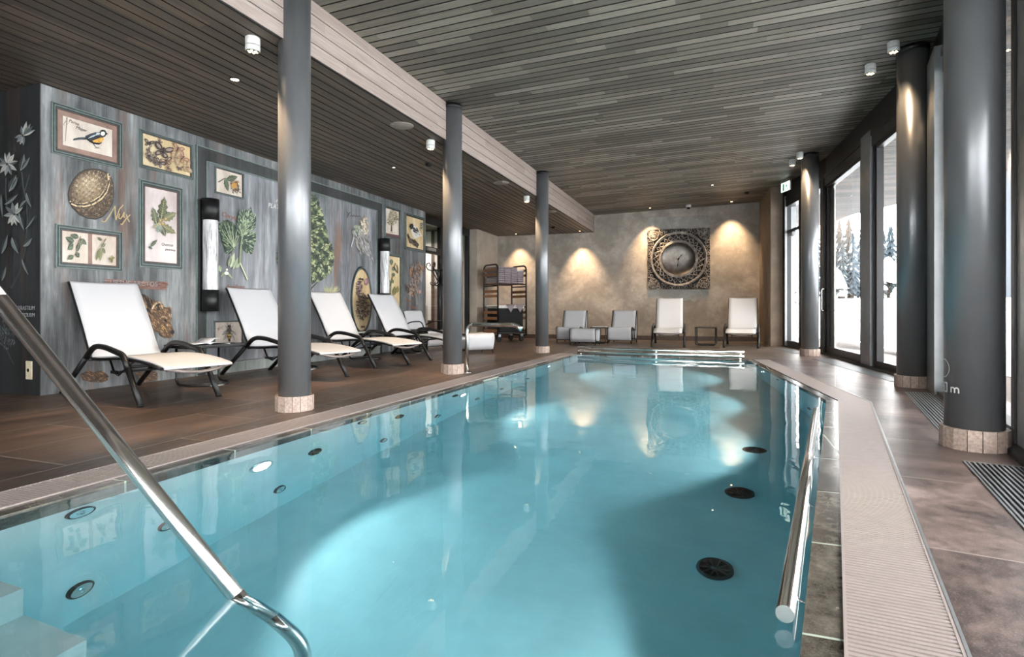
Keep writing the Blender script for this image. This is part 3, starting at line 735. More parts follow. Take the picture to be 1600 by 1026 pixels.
def ceiling_spot(x, y, z, aim, label, energy=26, group=None, size=48):
    t = thing('ceiling_spotlight', label, 'spotlight', (x, y, z), 0, group)
    b = MB(); b.lathe([(.048, 0), (.052, -.004), (.052, -.055), (.046, -.06)], m=M['white'], seg=24); b.build('mount', parent=t)
    d = (Vector(aim)-Vector((x, y, z-.1))).normalized(); q = Vector((0, 0, -1)).rotation_difference(d).to_matrix().to_4x4()
    tilt = Matrix.Translation((0, 0, -.062)) @ q.lerp(Matrix.Identity(4), .6)
    b = MB(); b.lathe([(.05, 0), (.052, -.006), (.052, -.032), (.047, -.038)], m=M['white'], seg=24, mat=tilt); b.lathe([(.046, -.0385), (0.0, -.0386)], m=M['black'], seg=24, mat=tilt)
    hd = b.build('head', parent=t)
    for k in range(7):
        a = 2*PI*k/6; rr = .028 if k < 6 else 0
        b = MB(); b.lathe([(.0095, -.040), (.007, -.043), (0, -.044)], (0, 0, 0), M['led_warm'], 10, tilt @ Matrix.Translation((rr*math.cos(a), rr*math.sin(a), 0))); b.build('led', parent=hd)
    lamp('spotlight_beam', 'SPOT', (x, y, z-.13), energy, WARM, aim, spot_size=math.radians(size), spot_blend=.6, shadow_soft_size=.04)
    return t
GS = 'white ceiling spotlights'
ceiling_spot(-3.24, 3.30, ZLOW, (-3.6, 3.55, 0), 'white round spotlight under the low ceiling beside the nearest left column', 85, GS, 74)
ceiling_spot(-3.22, 6.02, ZLOW, (-3.5, 6.2, 0), 'white round spotlight under the low ceiling beside the spout column', 85, GS, 74)
ceiling_spot(-3.20, 9.55, ZLOW, (-3.5, 9.8, 0), 'white round spotlight under the low ceiling beside the farthest left column', 85, GS, 74)
ceiling_spot(1.585, 6.45, zmain(1.58), (1.78, 6.6, .9), 'white spotlight closest to the middle window column', 30, GS, 50)
ceiling_spot(1.50, 6.95, zmain(1.50), (1.2, 7.2, 0), 'lower white spotlight of the pair beside the middle window column', 30, GS, 60)
ceiling_spot(1.242, 10.40, zmain(1.24), (1.4, 10.5, .9), 'white spotlight closest to the farthest window column', 30, GS, 50)
ceiling_spot(1.18, 10.86, zmain(1.18), (1.0, 11.2, 0), 'lower white spotlight of the pair beside the farthest window column', 30, GS, 60)
def downlight(x, y, z, label, energy, aim=None, r=.035, size=60, m='led_white', color=(1, .82, .6)):
    t = thing('recessed_downlight', label, 'downlight', (x, y, z)); b = MB(); b.lathe([(r+.014, 0), (r+.014, -.005), (r, -.006)], m=M['black_metal'], seg=20, caps=False); b.build('ring', parent=t)
    b = MB(); b.lathe([(r, -.003), (0.0, -.004)], m=M[m], seg=20); b.build('lens', parent=t)
    if energy: lamp('downlight_beam', 'SPOT', (x, y, z-.03), energy, color, aim or (x, y, 0), spot_size=math.radians(size), spot_blend=1.0, shadow_soft_size=.03)
    return t
downlight(-3.97, 3.84, ZLOW, 'round recessed downlight in the low ceiling before the first lounger', 60, size=85)
downlight(-4.31, 6.97, ZLOW, 'small recessed downlight in the low ceiling near the black sensor', 60, size=85, r=.02)
downlight(-.135, 12.3, zmain(-.135), 'small recessed downlight in the far main ceiling', 120, size=95, r=.025)
for (x, y, z, lab, e) in ((-5.05, 14.18, ZLOW, 'recessed wall washer above the towel trolley', 100), (-3.34, 14.22, ZLOW, 'recessed wall washer at the end of the low ceiling', 150),
                        (-1.60, 14.30, zmain(-1.6), 'warm recessed wall washer at the left of the round clock', 170), (.27, 14.40, zmain(.27), 'warm recessed wall washer to the right of the round clock', 170)):
    downlight(x, y, z, lab, e, (x, y+.36, z-1.5), .028, 72, 'led_warm', WARM)
def sensor(x, y, z, label):
    t = thing('ceiling_sensor', label, 'sensor', (x, y, z)); b = MB(); b.lathe([(.05, 0), (.05, -.012), (.042, -.03), (.02, -.042), (0, -.044)], m=M['black_metal'], seg=20); b.build('dome', parent=t)
    b = MB(); b.lathe([(.056, 0), (.056, -.006)], m=M['black_metal'], seg=20); b.build('rim', parent=t)
sensor(-3.76, 6.98, ZLOW, 'black round sensor under the low ceiling before the spout column'); sensor(-3.79, 13.3, ZLOW, 'black round sensor at the far end of the low ceiling'); sensor(.56, 13.43, zmain(.56), 'black round sensor on the main ceiling near the far wall')
for (x, y, lab) in ((-3.25, 5.42, 'round beige ceiling speaker between the nearest two left columns'), (-3.24, 8.40, 'round beige ceiling speaker beyond the spout column'), (-3.24, 11.2, 'round beige ceiling speaker beyond the farthest left column')):
    b = MB(); b.lathe([(.125, 0), (.125, -.006), (.118, -.010), (0, -.010)], m=M['speaker'], seg=36); tag(b.build('ceiling_speaker', loc=(x, y, ZLOW)), lab, 'speaker')
t = thing('security_camera', 'white dome camera on the main ceiling above the clock', 'camera', (-.70, 14.35, zmain(-.7)))
b = MB(); b.lathe([(.06, 0), (.06, -.05), (.05, -.06)], m=M['white'], seg=20); b.build('housing', parent=t); b = MB(); b.lathe([(.045, -.06), (.035, -.09), (.015, -.105), (0, -.107)], m=M['black'], seg=20); b.build('dome', parent=t)
# exit sign
t = thing('exit_sign', 'green lit exit sign above the narrow exit door', 'exit sign', (1.24, 12.45, zmain(1.2)-.0), .40)
b = MB(); b.box((-.012, -.17, -.24), (.012, .17, -.05), M['white']); b.box((-.02, -.17, -.05), (.02, .17, 0), M['grey_metal']); b.build('case', parent=t)
b = MB(); b.box((-.0135, -.16, -.235), (-.0121, .16, -.06), M['exit_white']); b.build('panel', parent=t)
b = MB()
for q in ([(.10, -.08), (.04, -.08), (.04, -.22), (.10, -.22)],): b.face([(-.0142, y, z) for y, z in q], M['exit'])
for q in ([(-.02, -.09), (-.045, -.09), (-.045, -.115), (-.02, -.115)], [(-.02, -.12), (-.055, -.12), (-.06, -.17), (-.03, -.175)], [(-.03, -.17), (-.05, -.165), (-.09, -.215), (-.075, -.225)], [(-.035, -.17), (-.02, -.18), (.01, -.225), (-.005, -.23)], [(-.02, -.125), (.02, -.15), (.015, -.158), (-.025, -.14)], [(-.055, -.125), (-.09, -.14), (-.087, -.148), (-.055, -.14)]): b.face([(-.0142, y, z) for y, z in q], M['exit'])
b.build('running_figure', parent=t, recalc=False)
t = thing('exit_sign', 'small green exit sign beyond the glass screen', 'exit sign', (-7.2, 12.35, 2.3)); b = MB(); b.box((0, -.15, -.1), (.02, .15, .1), M['exit']); b.build('panel', parent=t); b = MB(); b.box((.02, -.08, -.06), (.022, -.0, .06), M['exit_white']); b.box((.02, .04, -.015), (.022, .12, .015), M['exit_white']); b.build('arrow', parent=t)
# switches and sockets
def plate(x, y, z, rotz, label, m='white', double=False):
    t = thing('socket', label, 'socket', (x, y, z), rotz); b = MB(); b.box((-.041, -.008, -.041*(2 if double else 1)), (.041, 0, .041*(2 if double else 1)), M[m], bev=.003); b.build('plate', parent=t)
    b = MB(); b.lathe([(.021, 0), (.021, .006)], (0, 0, 0), M[m], 18, Matrix.Rotation(PI/2, 4, 'X') @ Matrix.Translation((0, 0, .006))); b.lathe([(.017, .0125), (0, .0124)], (0, 0, 0), M['black'], 18, Matrix.Rotation(PI/2, 4, 'X')); b.build('inset', parent=t)
sx, sz = onY(46, 578, 3.31); plate(sx, 3.311, sz, 0, 'cream socket low on the dark flower wall', 'cream', True)
p = fw(1194, 523, .002); plate(p.x, p.y, p.z, math.atan2((WB-WA).y, (WB-WA).x), 'brown double socket low on the far wall', 'speaker', True)
for (y, z, lab, m) in ((13.35, 2.05, 'round white sensor on the narrow brown wall', 'white'), (13.3, 1.30, 'dark red call button on the narrow brown wall', 'frame_brown'), (13.3, 1.02, 'white light switch on the narrow brown wall', 'white')):
    xx = 1.31-.0629*(y-13.1); plate(xx-.002, y, z, -PI/2, lab, m)

# ================================================================== FURNITURE
def make_lounger():
    t = thing('sun_lounger', 'x', 'lounger', (0, 0, 0), 0, None)
    W2 = .318; BL = M['black_metal']
    for s in (-1, 1):
        y = s*W2
        b = MB(); b.tube([(0.0, y, .012), (.475, y, .352)], .023, BL, 12); b.tube([(-.006, y, .0), (.014, y, .018)], .0235, M['rubber'], 12); b.build('leg', parent=t)
        b = MB(); b.tube(fillet([(.47, y, .348), (.615, y, .452), (.80, y, .452), (1.13, y, .395), (1.20, y, .29)], [0, .14, .1, .09, 0], 7), .024, BL, 12); b.build('armrest', parent=t)
        b = MB(); b.tube([(1.198, y, .293), (1.40, y, .012)], .023, BL, 12); b.tube([(1.393, y, .020), (1.406, y, 0)], .0235, M['rubber'], 12); b.build('leg', parent=t)
    seat = [(.46, .352), (.52, .350), (.62, .352), (.75, .360), (.90, .371), (1.05, .375), (1.2, .372), (1.35, .362), (1.5, .345), (1.64, .322), (1.668, .312), (1.668, .300)]
    b = MB(); b.sheet(seat, -.275, .275, .008, ny=8, sag=.012); o = b.build('seat', M['fabric'], t)
    back = [(.500, .350), (.46, .395), (.41, .47), (.35, .575), (.265, .71), (.165, .86), (.07, 1.0), (.05, 1.022), (.035, 1.012)]
    b = MB(); b.sheet(back, -.283, .283, .008, ny=8, sag=-.008); b.build('backrest', M['fabric'], t)
    b = MB()
    for s in (-1, 1):
        b.tube([(x-.002, s*.282, z-.016) for x, z in seat[:-2]], .013, BL, 8); b.tube([(x-.014, s*.284, z-.010) for x, z in back[:-1]], .012, BL, 8)
    b.tube([(.07, -.27, .97), (.07, .27, .97)], .011, BL, 8)
    b.tube([(1.64, -.268, .305), (1.665, -.12, .272), (1.668, 0, .262), (1.665, .12, .272), (1.64, .268, .305)], .013, M['bar_grey'], 8)
    for x, z in ((.50, .33), (1.10, .345), (1.18, .30)): b.tube([(x, -.31, z), (x, .31, z)], .012, BL, 8)
    b.build('frame', parent=t)
    b = MB()
    for s in (-1, 1):
        b.tube([(.62, s*.20, .335), (.70, s*.20, .22), (.78, s*.20, .20)], .010, BL, 8); b.tube([(.78, s*.20, .20), (1.05, s*.20, .335)], .008, BL, 8); b.box((.66, s*.2-.012, .21), (.80, s*.2+.012, .235), BL)
    b.tube([(.70, -.20, .22), (.70, .20, .22)], .010, BL, 8); b.tube([(.62, -.25, .33), (.62, .25, .33)], .010, BL, 8)
    b.build('recliner_bracket', parent=t); return t
lg = make_lounger()
def place(o, rear, front, lab, grp, src=None):
    """rear and front: middle of the feet"""
    dx, dy = front[0]-rear[0], front[1]-rear[1]; a = math.atan2(dy, dx); L = math.hypot(dx, dy); mx, my = (rear[0]+front[0])/2, (rear[1]+front[1])/2
    loc = (mx-.703*math.cos(a), my-.703*math.sin(a), 0)
    if src is None: o.location = loc; o.rotation_euler = (0, 0, a); o['label'] = lab; o['group'] = grp; return o
    return dup(src, loc, a, lab, grp)
GL = 'sun loungers in front of the mural wall'
place(lg, (-5.56, 3.79), (-4.19, 3.505), 'white sling sun lounger nearest the camera, in front of the bear painting', GL)
place(None, (-5.42, 5.42), (-4.03, 5.13), 'white sling sun lounger partly behind the nearest left column', GL, lg)
place(None, (-5.50, 6.93), (-4.11, 6.64), 'white sling sun lounger between the nearest column and the oval picture', GL, lg)
place(None, (-5.41, 8.25), (-3.99, 7.95), 'white sling sun lounger right of the oval picture, beside the armchair', GL, lg)
GF = 'sun loungers at the far wall'
def fp(l, r):
    a, c = Vector(onZ(*l)), Vector(onZ(*r)); m = (a+c)/2; return m, Vector((.052, .9986))
for (l, r, lab) in (((1019.5, 542.5), (1068, 542.2), 'sun lounger by the far wall below the round clock'), ((1131, 543.5), (1184.5, 543.8), 'sun lounger by the far wall lit warm by the spotlight, right of the clock')):
    m, bk = fp(l, r); m = Vector(m); bk = m.normalized(); bk = (bk+Vector((.03, 0))).normalized(); rear = m+bk*1.41
    place(None, tuple(rear), tuple(m), lab, GF, lg)

def make_sling_chair(arms=False):
    t = thing('sling_chair', 'x', 'chair', (0, 0, 0)); BL = M['black_metal']; W2 = .27
    seat = [(-.26, .30), (-.2, .30), (-.08, .315), (.06, .345), (.16, .365), (.22, .368), (.262, .352), (.278, .32), (.272, .24), (.262, .15), (.255, .075)]
    b = MB(); b.sheet(seat, -W2, W2, .010, ny=8, sag=.006); b.build('seat', M['fabric'], t)
    back = [(-.18, .325), (-.205, .38), (-.245, .50), (-.285, .62), (-.312, .705), (-.33, .735), (-.355, .745), (-.378, .73), (-.392, .69), (-.402, .55), (-.405, .38), (-.395, .22), (-.38, .09)]
    b = MB(); b.sheet(back, -W2, W2, .010, ny=8); b.build('backrest', M['fabric'], t)
    b = MB()
    for s in (-1, 1):
        b.tube([(x, s*(W2+.008), z) for x, z in seat], .009, BL, 8); b.tube([(x, s*(W2+.008), z) for x, z in back], .009, BL, 8)
        b.tube([(-.38, s*W2, .09), (-.10, s*W2, .06), (.255, s*W2, .075)], .009, BL, 8); b.tube([(-.12, s*W2, .06), (-.18, s*W2, .32)], .008, BL, 8); b.tube([(.10, s*W2, .065), (.02, s*W2, .335)], .007, BL, 8)
    for x, z in ((-.38, .09), (.255, .075), (-.2, .29)): b.tube([(x, -W2, z), (x, W2, z)], .009, BL, 8)
    b.build('frame', parent=t)
    for x in (-.37, .245):
        for s in (-1, 1):
            b = MB(); b.tube([(x, s*(W2-.005), .08), (x*1.03, s*W2, .0)], .014, BL, 8); b.build('leg', parent=t)
    if arms:
        for s in (-1, 1):
            b = MB(); b.tube(fillet([(-.39, s*.30, .40), (-.1, s*.325, .54), (.16, s*.325, .545), (.235, s*.31, .35)], [.0, .1, .07, 0], 6), .012, BL, 8); b.build('armrest', parent=t)
    return t
ch = make_sling_chair()
def place_chair(src, l, r, lab, grp, first=False):
    m, bk = fp(l, r); a = math.atan2(-bk.y, -bk.x); loc = (m.x+bk.x*.245, m.y+bk.y*.245, 0)
    if first: src.location = loc; src.rotation_euler = (0, 0, a); src['label'] = lab; src['group'] = grp; return src
    return dup(src, loc, a, lab, grp)
GC = 'low sling chairs at the far wall'
place_chair(ch, (870.5, 535.5), (905, 536.0), 'low white sling chair with an ottoman in front of it', GC, True)
place_chair(ch, (950, 536.4), (985.5, 536.8), 'low white sling chair directly left of the far loungers', GC)
ac = make_sling_chair(True); ac.location = (-5.30, 9.72, 0); ac.rotation_euler = (0, 0, -.18); ac.name = 'sling_armchair'
ac['label'] = 'white sling armchair with looped black arms beside the coat rack'
def make_ottoman(name, label, loc, rz, w=.60, d=.44):
    t = thing(name, label, 'ottoman', loc, rz); BL = M['black_metal']; W2 = w/2; h = d/2
    pr = [(-h+.05, .07), (-h+.02, .16), (-h, .27), (-h+.005, .325), (-h+.04, .352), (0, .345), (h-.04, .352), (h-.005, .325), (h, .27), (h-.02, .16), (h-.05, .07)]
    b = MB(); b.sheet(pr, -W2, W2, .010, ny=8, sag=.006); b.build('seat', M['fabric'], t); b = MB()
    for s in (-1, 1):
        b.tube([(x, s*(W2+.008), z) for x, z in pr], .009, BL, 8); b.tube([(-h+.05, s*W2, .07), (0, s*W2, .045), (h-.05, s*W2, .07)], .008, BL, 8)
    for s in (-1, 1): b.tube([(s*(h-.05), -W2, .07), (s*(h-.08), 0, .05), (s*(h-.05), W2, .07)], .008, BL, 8)
    b.build('frame', parent=t)
    for x in (-1, 1):
        for y in (-1, 1):
            b = MB(); b.tube([(x*(h-.06), y*(W2-.01), .07), (x*(h-.04), y*W2, 0)], .012, BL, 8); b.build('leg', parent=t)
    return t
m, bk = fp((892.5, 538.6), (928, 539.6)); make_ottoman('ottoman', 'white sling ottoman in front of the leftmost far chair', (m.x+bk.x*.20, m.y+bk.y*.20, 0), math.atan2(-bk.y, -bk.x), .56)
make_ottoman('ottoman', 'white sling ottoman standing alone behind the water spout', (-4.06, 9.20, 0), -.62, .56, .46)

def make_side_table():
    t = thing('side_table', 'x', 'table'); BL = M['black_metal']; b = MB()
    pts = []
    for (cx_, cy_, a0) in ((.17, .27, 0), (-.17, .27, PI/2), (-.17, -.27, PI), (.17, -.27, 3*PI/2)):
        for k in range(7): a = a0+PI/2*k/6; pts.append((cx_+.05*math.cos(a), cy_+.05*math.sin(a)))
    b.prism(pts, .400, .412, BL); b.build('tabletop', parent=t)
    b = MB(); b.tube([(x*.97, y*.97, .392) for x, y in pts], .010, BL, 8, closed=True); b.build('top_rim', parent=t)
    for s in (-1, 1):
        b = MB(); b.tube(fillet([(-.14, s*.22, .392), (-.14, s*.22, .014), (.05, s*.22, .014), (.19, s*.12, .014), (.21, 0, .014)], [0, .07, .05, .08, 0], 6), .012, BL, 8); b.build('leg', parent=t)
    b = MB(); b.lathe([(.11, 0), (.115, .006), (.10, .014), (0, .016)], (.12, 0, 0), M['silver'], 28); b.build('base_plate', parent=t)
    return t
st = make_side_table(); GT = 'black side tables between the loungers'
for i, (x, y, lab) in enumerate(((-4.93, 4.40, 'black side table with an open magazine between the first two loungers'), (-5.08, 5.99, 'black side table between the second and third lounger from the camera'), (-5.05, 7.40, 'black side table below the oval picture'), (-5.16, 8.86, 'black side table between the last lounger and the armchair'))):
    if i == 0: st.location = (x, y, 0); st.rotation_euler = (0, 0, -.2); st['label'] = lab; st['group'] = GT
    else: dup(st, (x, y, 0), PI/2-.2 if i == 2 else -.2, lab, GT)
def magazine(x, y, z, rz, label, opened=True, w=.30):
    t = thing('magazine', label, 'magazine', (x, y, z), rz); b = MB()
    if opened:
        for s in (-1, 1):
            pr = [(0, .004), (s*.03, .018), (s*.08, .016), (s*w*.7, .003)]; b.sheet(pr, -.14, .14, .003, M['paper'], 2)
        b.build('pages', parent=t); c = MB(); c.sheet([(0, .018), (.05, .055), (.12, .06)], -.13, .13, .002, M['paper'], 2); c.build('lifted_page', parent=t)
    else: b.box((-.11, -.15, 0), (.11, .15, .012), M['paper']); b.build('pages', parent=t); c = MB(); c.box((-.112, -.152, .012), (.112, .152, .014), M['white_cloth']); c.build('cover', parent=t)
magazine(-4.93, 4.36, .412, 1.35, 'open white magazine on the side table beside the first lounger')
magazine(-5.05, 7.40, .412, .2, 'grey magazine on the side table below the oval picture', False)
# square far side tables
def loop_table(l, r, ytop, label, grp):
    m, bk = fp(l, r); w = (Vector(onZ(*l))-Vector(onZ(*r))).length; d = F*H/(l[1]-HY); h = H-(ytop-HY)*d/F; a = math.atan2(bk.y, bk.x)-PI/2
    t = thing('side_table', label, 'table', (m.x+bk.x*.2, m.y+bk.y*.2, 0), a, grp); BL = M['black_metal']; D2 = .2
    b = MB(); b.box((-w/2, -D2, h-.022), (w/2, D2, h), BL, bev=.006); b.build('tabletop', parent=t)
    for s in (-1, 1):
        b = MB(); b.tube(fillet([(-w/2+.015, s*D2*.9, h-.02), (-w/2+.015, s*D2*.9, .012), (w/2-.015, s*D2*.9, .012), (w/2-.015, s*D2*.9, h-.02)], .05, 5), .012, BL, 8); b.build('leg', parent=t)
    return t, h
GT2 = 'square black side tables by the far wall'
t1, h1 = loop_table((921.5, 536.5), (947, 537), 511, 'square black side table with a book between the low chairs', GT2)
t2, h2 = loop_table((1086, 540), (1118, 540), 511, 'square black side table between the two far loungers', GT2)
magazine(t1.location.x, t1.location.y, h1, 1.5, 'closed grey book on the square table between the low chairs', False)
# coat rack
t = thing('coat_rack', 'black bentwood coat rack in front of the glass screen', 'coat rack', (-5.36, 10.42, 0), .3); BL = M['black_metal']
b = MB(); b.tube([(0, 0, .05), (0, 0, 1.70)], [.022, .018], BL, 12); b.lathe([(0, 1.80), (.012, 1.79), (.028, 1.76), (.02, 1.73), (.02, 1.70)][::-1], m=BL, seg=12); b.build('pole', parent=t)
b = MB()
for k in range(4):
    a = PI/2*k+.4; ca, sa = math.cos(a), math.sin(a); b.tube([(0, 0, .30), (.12*ca, .12*sa, .22), (.24*ca, .24*sa, .05), (.29*ca, .29*sa, .012)], .016, BL, 8)
b.build('foot', parent=t); b = MB(); b.tube([(.17*math.cos(2*PI*k/24), .17*math.sin(2*PI*k/24), .16) for k in range(24)], .009, BL, 6, closed=True); b.build('umbrella_ring', parent=t)
for k in range(6):
    a = PI/3*k+.2; ca, sa = math.cos(a), math.sin(a); P_ = [(.02, 1.30), (.05, 1.36), (.10, 1.46), (.17, 1.56), (.24, 1.58), (.275, 1.63), (.26, 1.70), (.215, 1.715), (.19, 1.68), (.205, 1.645)]
    b = MB(); b.tube([(r_*ca, r_*sa, z) for r_, z in P_], .011, BL, 8); b.tube([(r_*ca, r_*sa, z) for r_, z in [(.02, 1.42), (.05, 1.32), (.11, 1.255), (.17, 1.26), (.195, 1.30), (.18, 1.33)]], .009, BL, 8); b.build('hook', parent=t)
b = MB(); b.tube([(.17*math.cos(2*PI*k/24), .17*math.sin(2*PI*k/24), 1.57) for k in range(24)], .009, BL, 6, closed=True); b.build('hoop', parent=t)

# towel trolley
TX, TY, TA = -4.92, 13.02, math.atan2(.83, .56)
t = thing('towel_trolley', 'black tube towel trolley with oak slats in the far left corner', 'trolley', (TX, TY, 0), TA); BLm = M['black_metal']
L2, D2, HT = .42, .30, 1.84
for s in (-1, 1):
    b = MB(); b.tube(fillet([(s*L2, -D2, .14), (s*L2, -D2, HT), (s*L2, D2, HT), (s*L2, D2, .14), (s*L2, -D2, .14), (s*L2, -D2, .3)], .13, 7), .020, BLm, 10)
    for z in (1.33, .83): b.tube([(s*L2, -D2, z), (s*L2, D2, z)], .014, BLm, 8)
    fr_ = b.build('end_frame', parent=t)
    for z in (1.72, 1.60, 1.20, 1.09, .70, .56, .26):
        b = MB(); b.box((s*L2-.012, -D2+.01, z-.032), (s*L2+.012, D2-.01, z+.032), M['wood']); b.build('slat', parent=fr_)
b = MB()
for y in (-D2, D2):
    for z in (.20, 1.38): b.tube([(-L2, y, z), (L2, y, z)], .014, BLm, 8)
b.build('rail', parent=t)
b = MB(); b.box((-L2, -D2, .20), (L2, D2, .225), BLm); b.build('floor_tray', parent=t)
b = MB()
for k in range(5): b.box((-L2+.01, -D2+.02+k*.117, 1.385), (L2-.01, -D2+.11+k*.117, 1.40), M['wood'])
b.build('shelf', parent=t)
for sx_ in (-1, 1):
    for sy_ in (-1, 1):
        b = MB(); b.lathe([(.055, -.018), (.075, -.012), (.075, .012), (.055, .018)], m=M['rubber'], seg=20, mat=Matrix.Translation((sx_*.33, sy_*.22, .076)) @ Matrix.Rotation(PI/2, 4, 'X')); b.box((sx_*.33-.035, sy_*.22-.028, .12), (sx_*.33+.035, sy_*.22+.028, .20), M['silver']); b.build('wheel', parent=t)
def tloc(x, y, z): return (TX+x*math.cos(TA)-y*math.sin(TA), TY+x*math.sin(TA)+y*math.cos(TA), z)
# laundry bag
t = thing('laundry_bag', 'black laundry bag with a white rim hanging inside the towel trolley', 'bag', tloc(0, 0, .226), TA); rb = random.Random(4)
b = MB(); b.box((-.36, -.26, 0), (.36, .26, .60), M['bag'], bev=.04); b.build('body', parent=t); b = MB(); b.box((-.375, -.275, .575), (.375, .275, .64), M['white_cloth'], bev=.012); b.build('rim', parent=t)
def hanging_towel(x, label):
    y = -.29; b = MB(); P_ = [(x-.10, y+.26, .895), (x-.13, y-.01, .895), (x-.11, y-.03, .85), (x+.0, y-.035, .70), (x+.10, y-.03, .84), (x+.14, y-.01, .895), (x+.11, y+.26, .895)]
    a = [b.bm.verts.new(p) for p in P_]; b.face([a[0], a[1], a[5], a[6]]); b.face([a[1], a[2], a[3], a[4], a[5]])
    g = bmesh.ops.solidify(b.bm, geom=list(b.bm.faces), thickness=.014)
    o = b.build('hand_towel', M['towel']); o.location = (TX, TY, 0); o.rotation_euler = (0, 0, TA); tag(o, label, 'towel', 'towels draped over the laundry bag')
hanging_towel(-.06, 'lilac-grey towel corner draped over the left of the laundry bag'); hanging_towel(.22, 'lilac-grey towel corner draped over the right of the laundry bag')
i = 0
for cidx in range(4):
    for lv in range(8 if cidx < 3 else 7):
        z = 1.402+lv*.049; b = MB(); x0 = -.385+cidx*.195; j_ = rb.uniform(-.006, .006)
        b.box((x0, -.25+j_, 0), (x0+.185, .25+j_, .047), M['towel'] if not (cidx == 3 and lv == 6) else M['white_cloth'], bev=.02)
        o = b.build('folded_towel'); o.location = (TX, TY, z); o.rotation_euler = (0, 0, TA)
        nm = ['first stack from the left', 'second stack', 'third stack', 'rightmost stack'][cidx]; hgt = ['bottom towel', 'second towel from the bottom', 'third towel from the bottom', 'fourth towel from the bottom', 'fifth towel from the bottom', 'sixth towel from the bottom', 'seventh towel from the bottom', 'topmost towel'][lv]
        tag(o, 'lilac-grey %s of the %s on the trolley' % (hgt, nm) if not (cidx == 3 and lv == 6) else 'cream folded towel on top of the rightmost stack on the trolley', 'towel', 'folded towels on top of the trolley')

# ================================================================== POOL EQUIPMENT
# foreground handrail
t = thing('pool_handrail', 'thick steel handrail slanting into the water in the foreground', 'handrail', (-1.90, 1.01, 0))
def q3(x, z): f = (x+1.90)/.674; return (x+1.90, .18*f, z)
b = MB(); b.tube(fillet([q3(-3.0, 0), q3(-3.0, .9), q3(-2.45, 1.443), q3(-1.90, .79), q3(-1.226, -.01), q3(-1.13, -.125), q3(-1.045, -.26), q3(-1.045, -1.249)], [0, .12, .14, 0, 0, 0, .09, 0], 8), .0222, M['steel'], 28); b.build('rail', parent=t)
b = MB(); b.lathe([(.05, 0), (.05, .006), (.03, .010)], q3(-3.0, 0), M['steel'], 24); b.build('flange', parent=t)
# right-hand grab bar on the water line
p0, p1 = Vector((.150, 1.53, .020)), Vector((.674, 4.736, .020))
t = thing('grab_bar', 'long steel grab bar along the window side of the pool', 'handrail', tuple(p0)); u = (p1-p0); un = u.normalized(); nn = Vector((un.y, -un.x, 0))
b = MB(); b.tube([(0, 0, 0), tuple(u)], .0215, M['steel_bright'], 24); b.build('bar', parent=t)
for d_ in (.16, 1.0, 1.84, 2.68):
    b = MB(); a = un*d_; b.tube([tuple(a+Vector((0, 0, -.015))), tuple(a+nn*.045+Vector((0, 0, -.05))), tuple(a+nn*.085+Vector((0, 0, -.05)))], .006, M['steel'], 8); b.build('bracket', parent=t)
# roller bars at the far end
pa, pb = Vector((-2.30, 9.66, 0)), Vector((.36, 9.46, 0))
for k, (z, lab) in enumerate(((.105, 'upper polished steel bar across the far end of the pool'), (.040, 'lower polished steel bar across the far end of the pool'))):
    t = thing('edge_rail', lab, 'rail', tuple(pa), 0, 'steel bars across the far pool edge'); b = MB(); b.tube([(0, 0, z), (pb.x-pa.x, pb.y-pa.y, z)], .024, M['steel_bright'], 20); b.build('bar', parent=t)
    for f_ in (.02, .5, .98):
        b = MB(); c = (pb-pa)*f_; b.box((c.x-.012, c.y+.0, -.004 if k else z-.045), (c.x+.012, c.y+.03, z), M['steel']); b.build('bracket', parent=t)
# arched water spout
t = thing('water_spout', 'polished steel water spout arching over the pool beside the middle left column', 'spout', (-2.87, 6.29, 0))
b = MB(); b.tube(fillet([(0, 0, .0), (0, 0, .585), (.60, 0, .585)], [0, .10, 0], 8), .022, M['steel_bright'], 20); b.build('pipe', parent=t)
b = MB(); A = fillet([(.08, 0, .585), (.62, 0, .585), (.70, 0, .535)], [0, .06, 0], 6); b.tube(A, [.026]*(len(A)-2)+[.028, .030], M['steel_bright'], 20, ry=None); b.build('nozzle', parent=t)
b = MB(); b.lathe([(.055, 0), (.055, .006), (.025, .010)], m=M['steel_bright'], seg=24); b.build('flange', parent=t)
# underwater fittings
def disc(name, p, nrm, r, label, cat, kind, grp=None):
    nrm = Vector(nrm).normalized(); q = Vector((0, 0, 1)).rotation_difference(nrm).to_euler(); t = thing(name, label, cat, p, 0, grp); t.rotation_euler = q
    b = MB(); b.lathe([(r, 0), (r, .008), (r*.86, .016), (r*.82, .016), (r*.82, .0)], m=M['anthracite'] if kind != 'lamp' else M['steel'], seg=32, caps=False); b.build('ring', parent=t)
    if kind == 'lamp':
        b = MB(); b.lathe([(r*.80, .004), (r*.6, .012), (0, .016)], m=M['glow_pool'], seg=32); b.build('lens', parent=t)
    elif kind == 'jet':
        b = MB(); b.lathe([(r*.82, .013), (r*.4, .010), (r*.32, .018), (r*.18, .018), (r*.16, .004), (0, .004)], m=M['steel'], seg=28); b.build('nozzle', parent=t)
    else:
        b = MB(); b.lathe([(r*.82, .008), (0, .008)], m=M['black'], seg=28)
        for k in range(10): a = PI*k/5; b.box((r*.2, -.004, .006), (r*.78, .004, .014), M['anthracite'], Matrix.Rotation(a, 4, 'Z'))
        b.lathe([(r*.22, .006), (r*.22, .016), (0, .017)], m=M['anthracite'], seg=16); b.build('cover', parent=t)
    return t
LN = (1, -.0227, 0)
def lw(y, z): return (LXp(y)+.001, y, z)
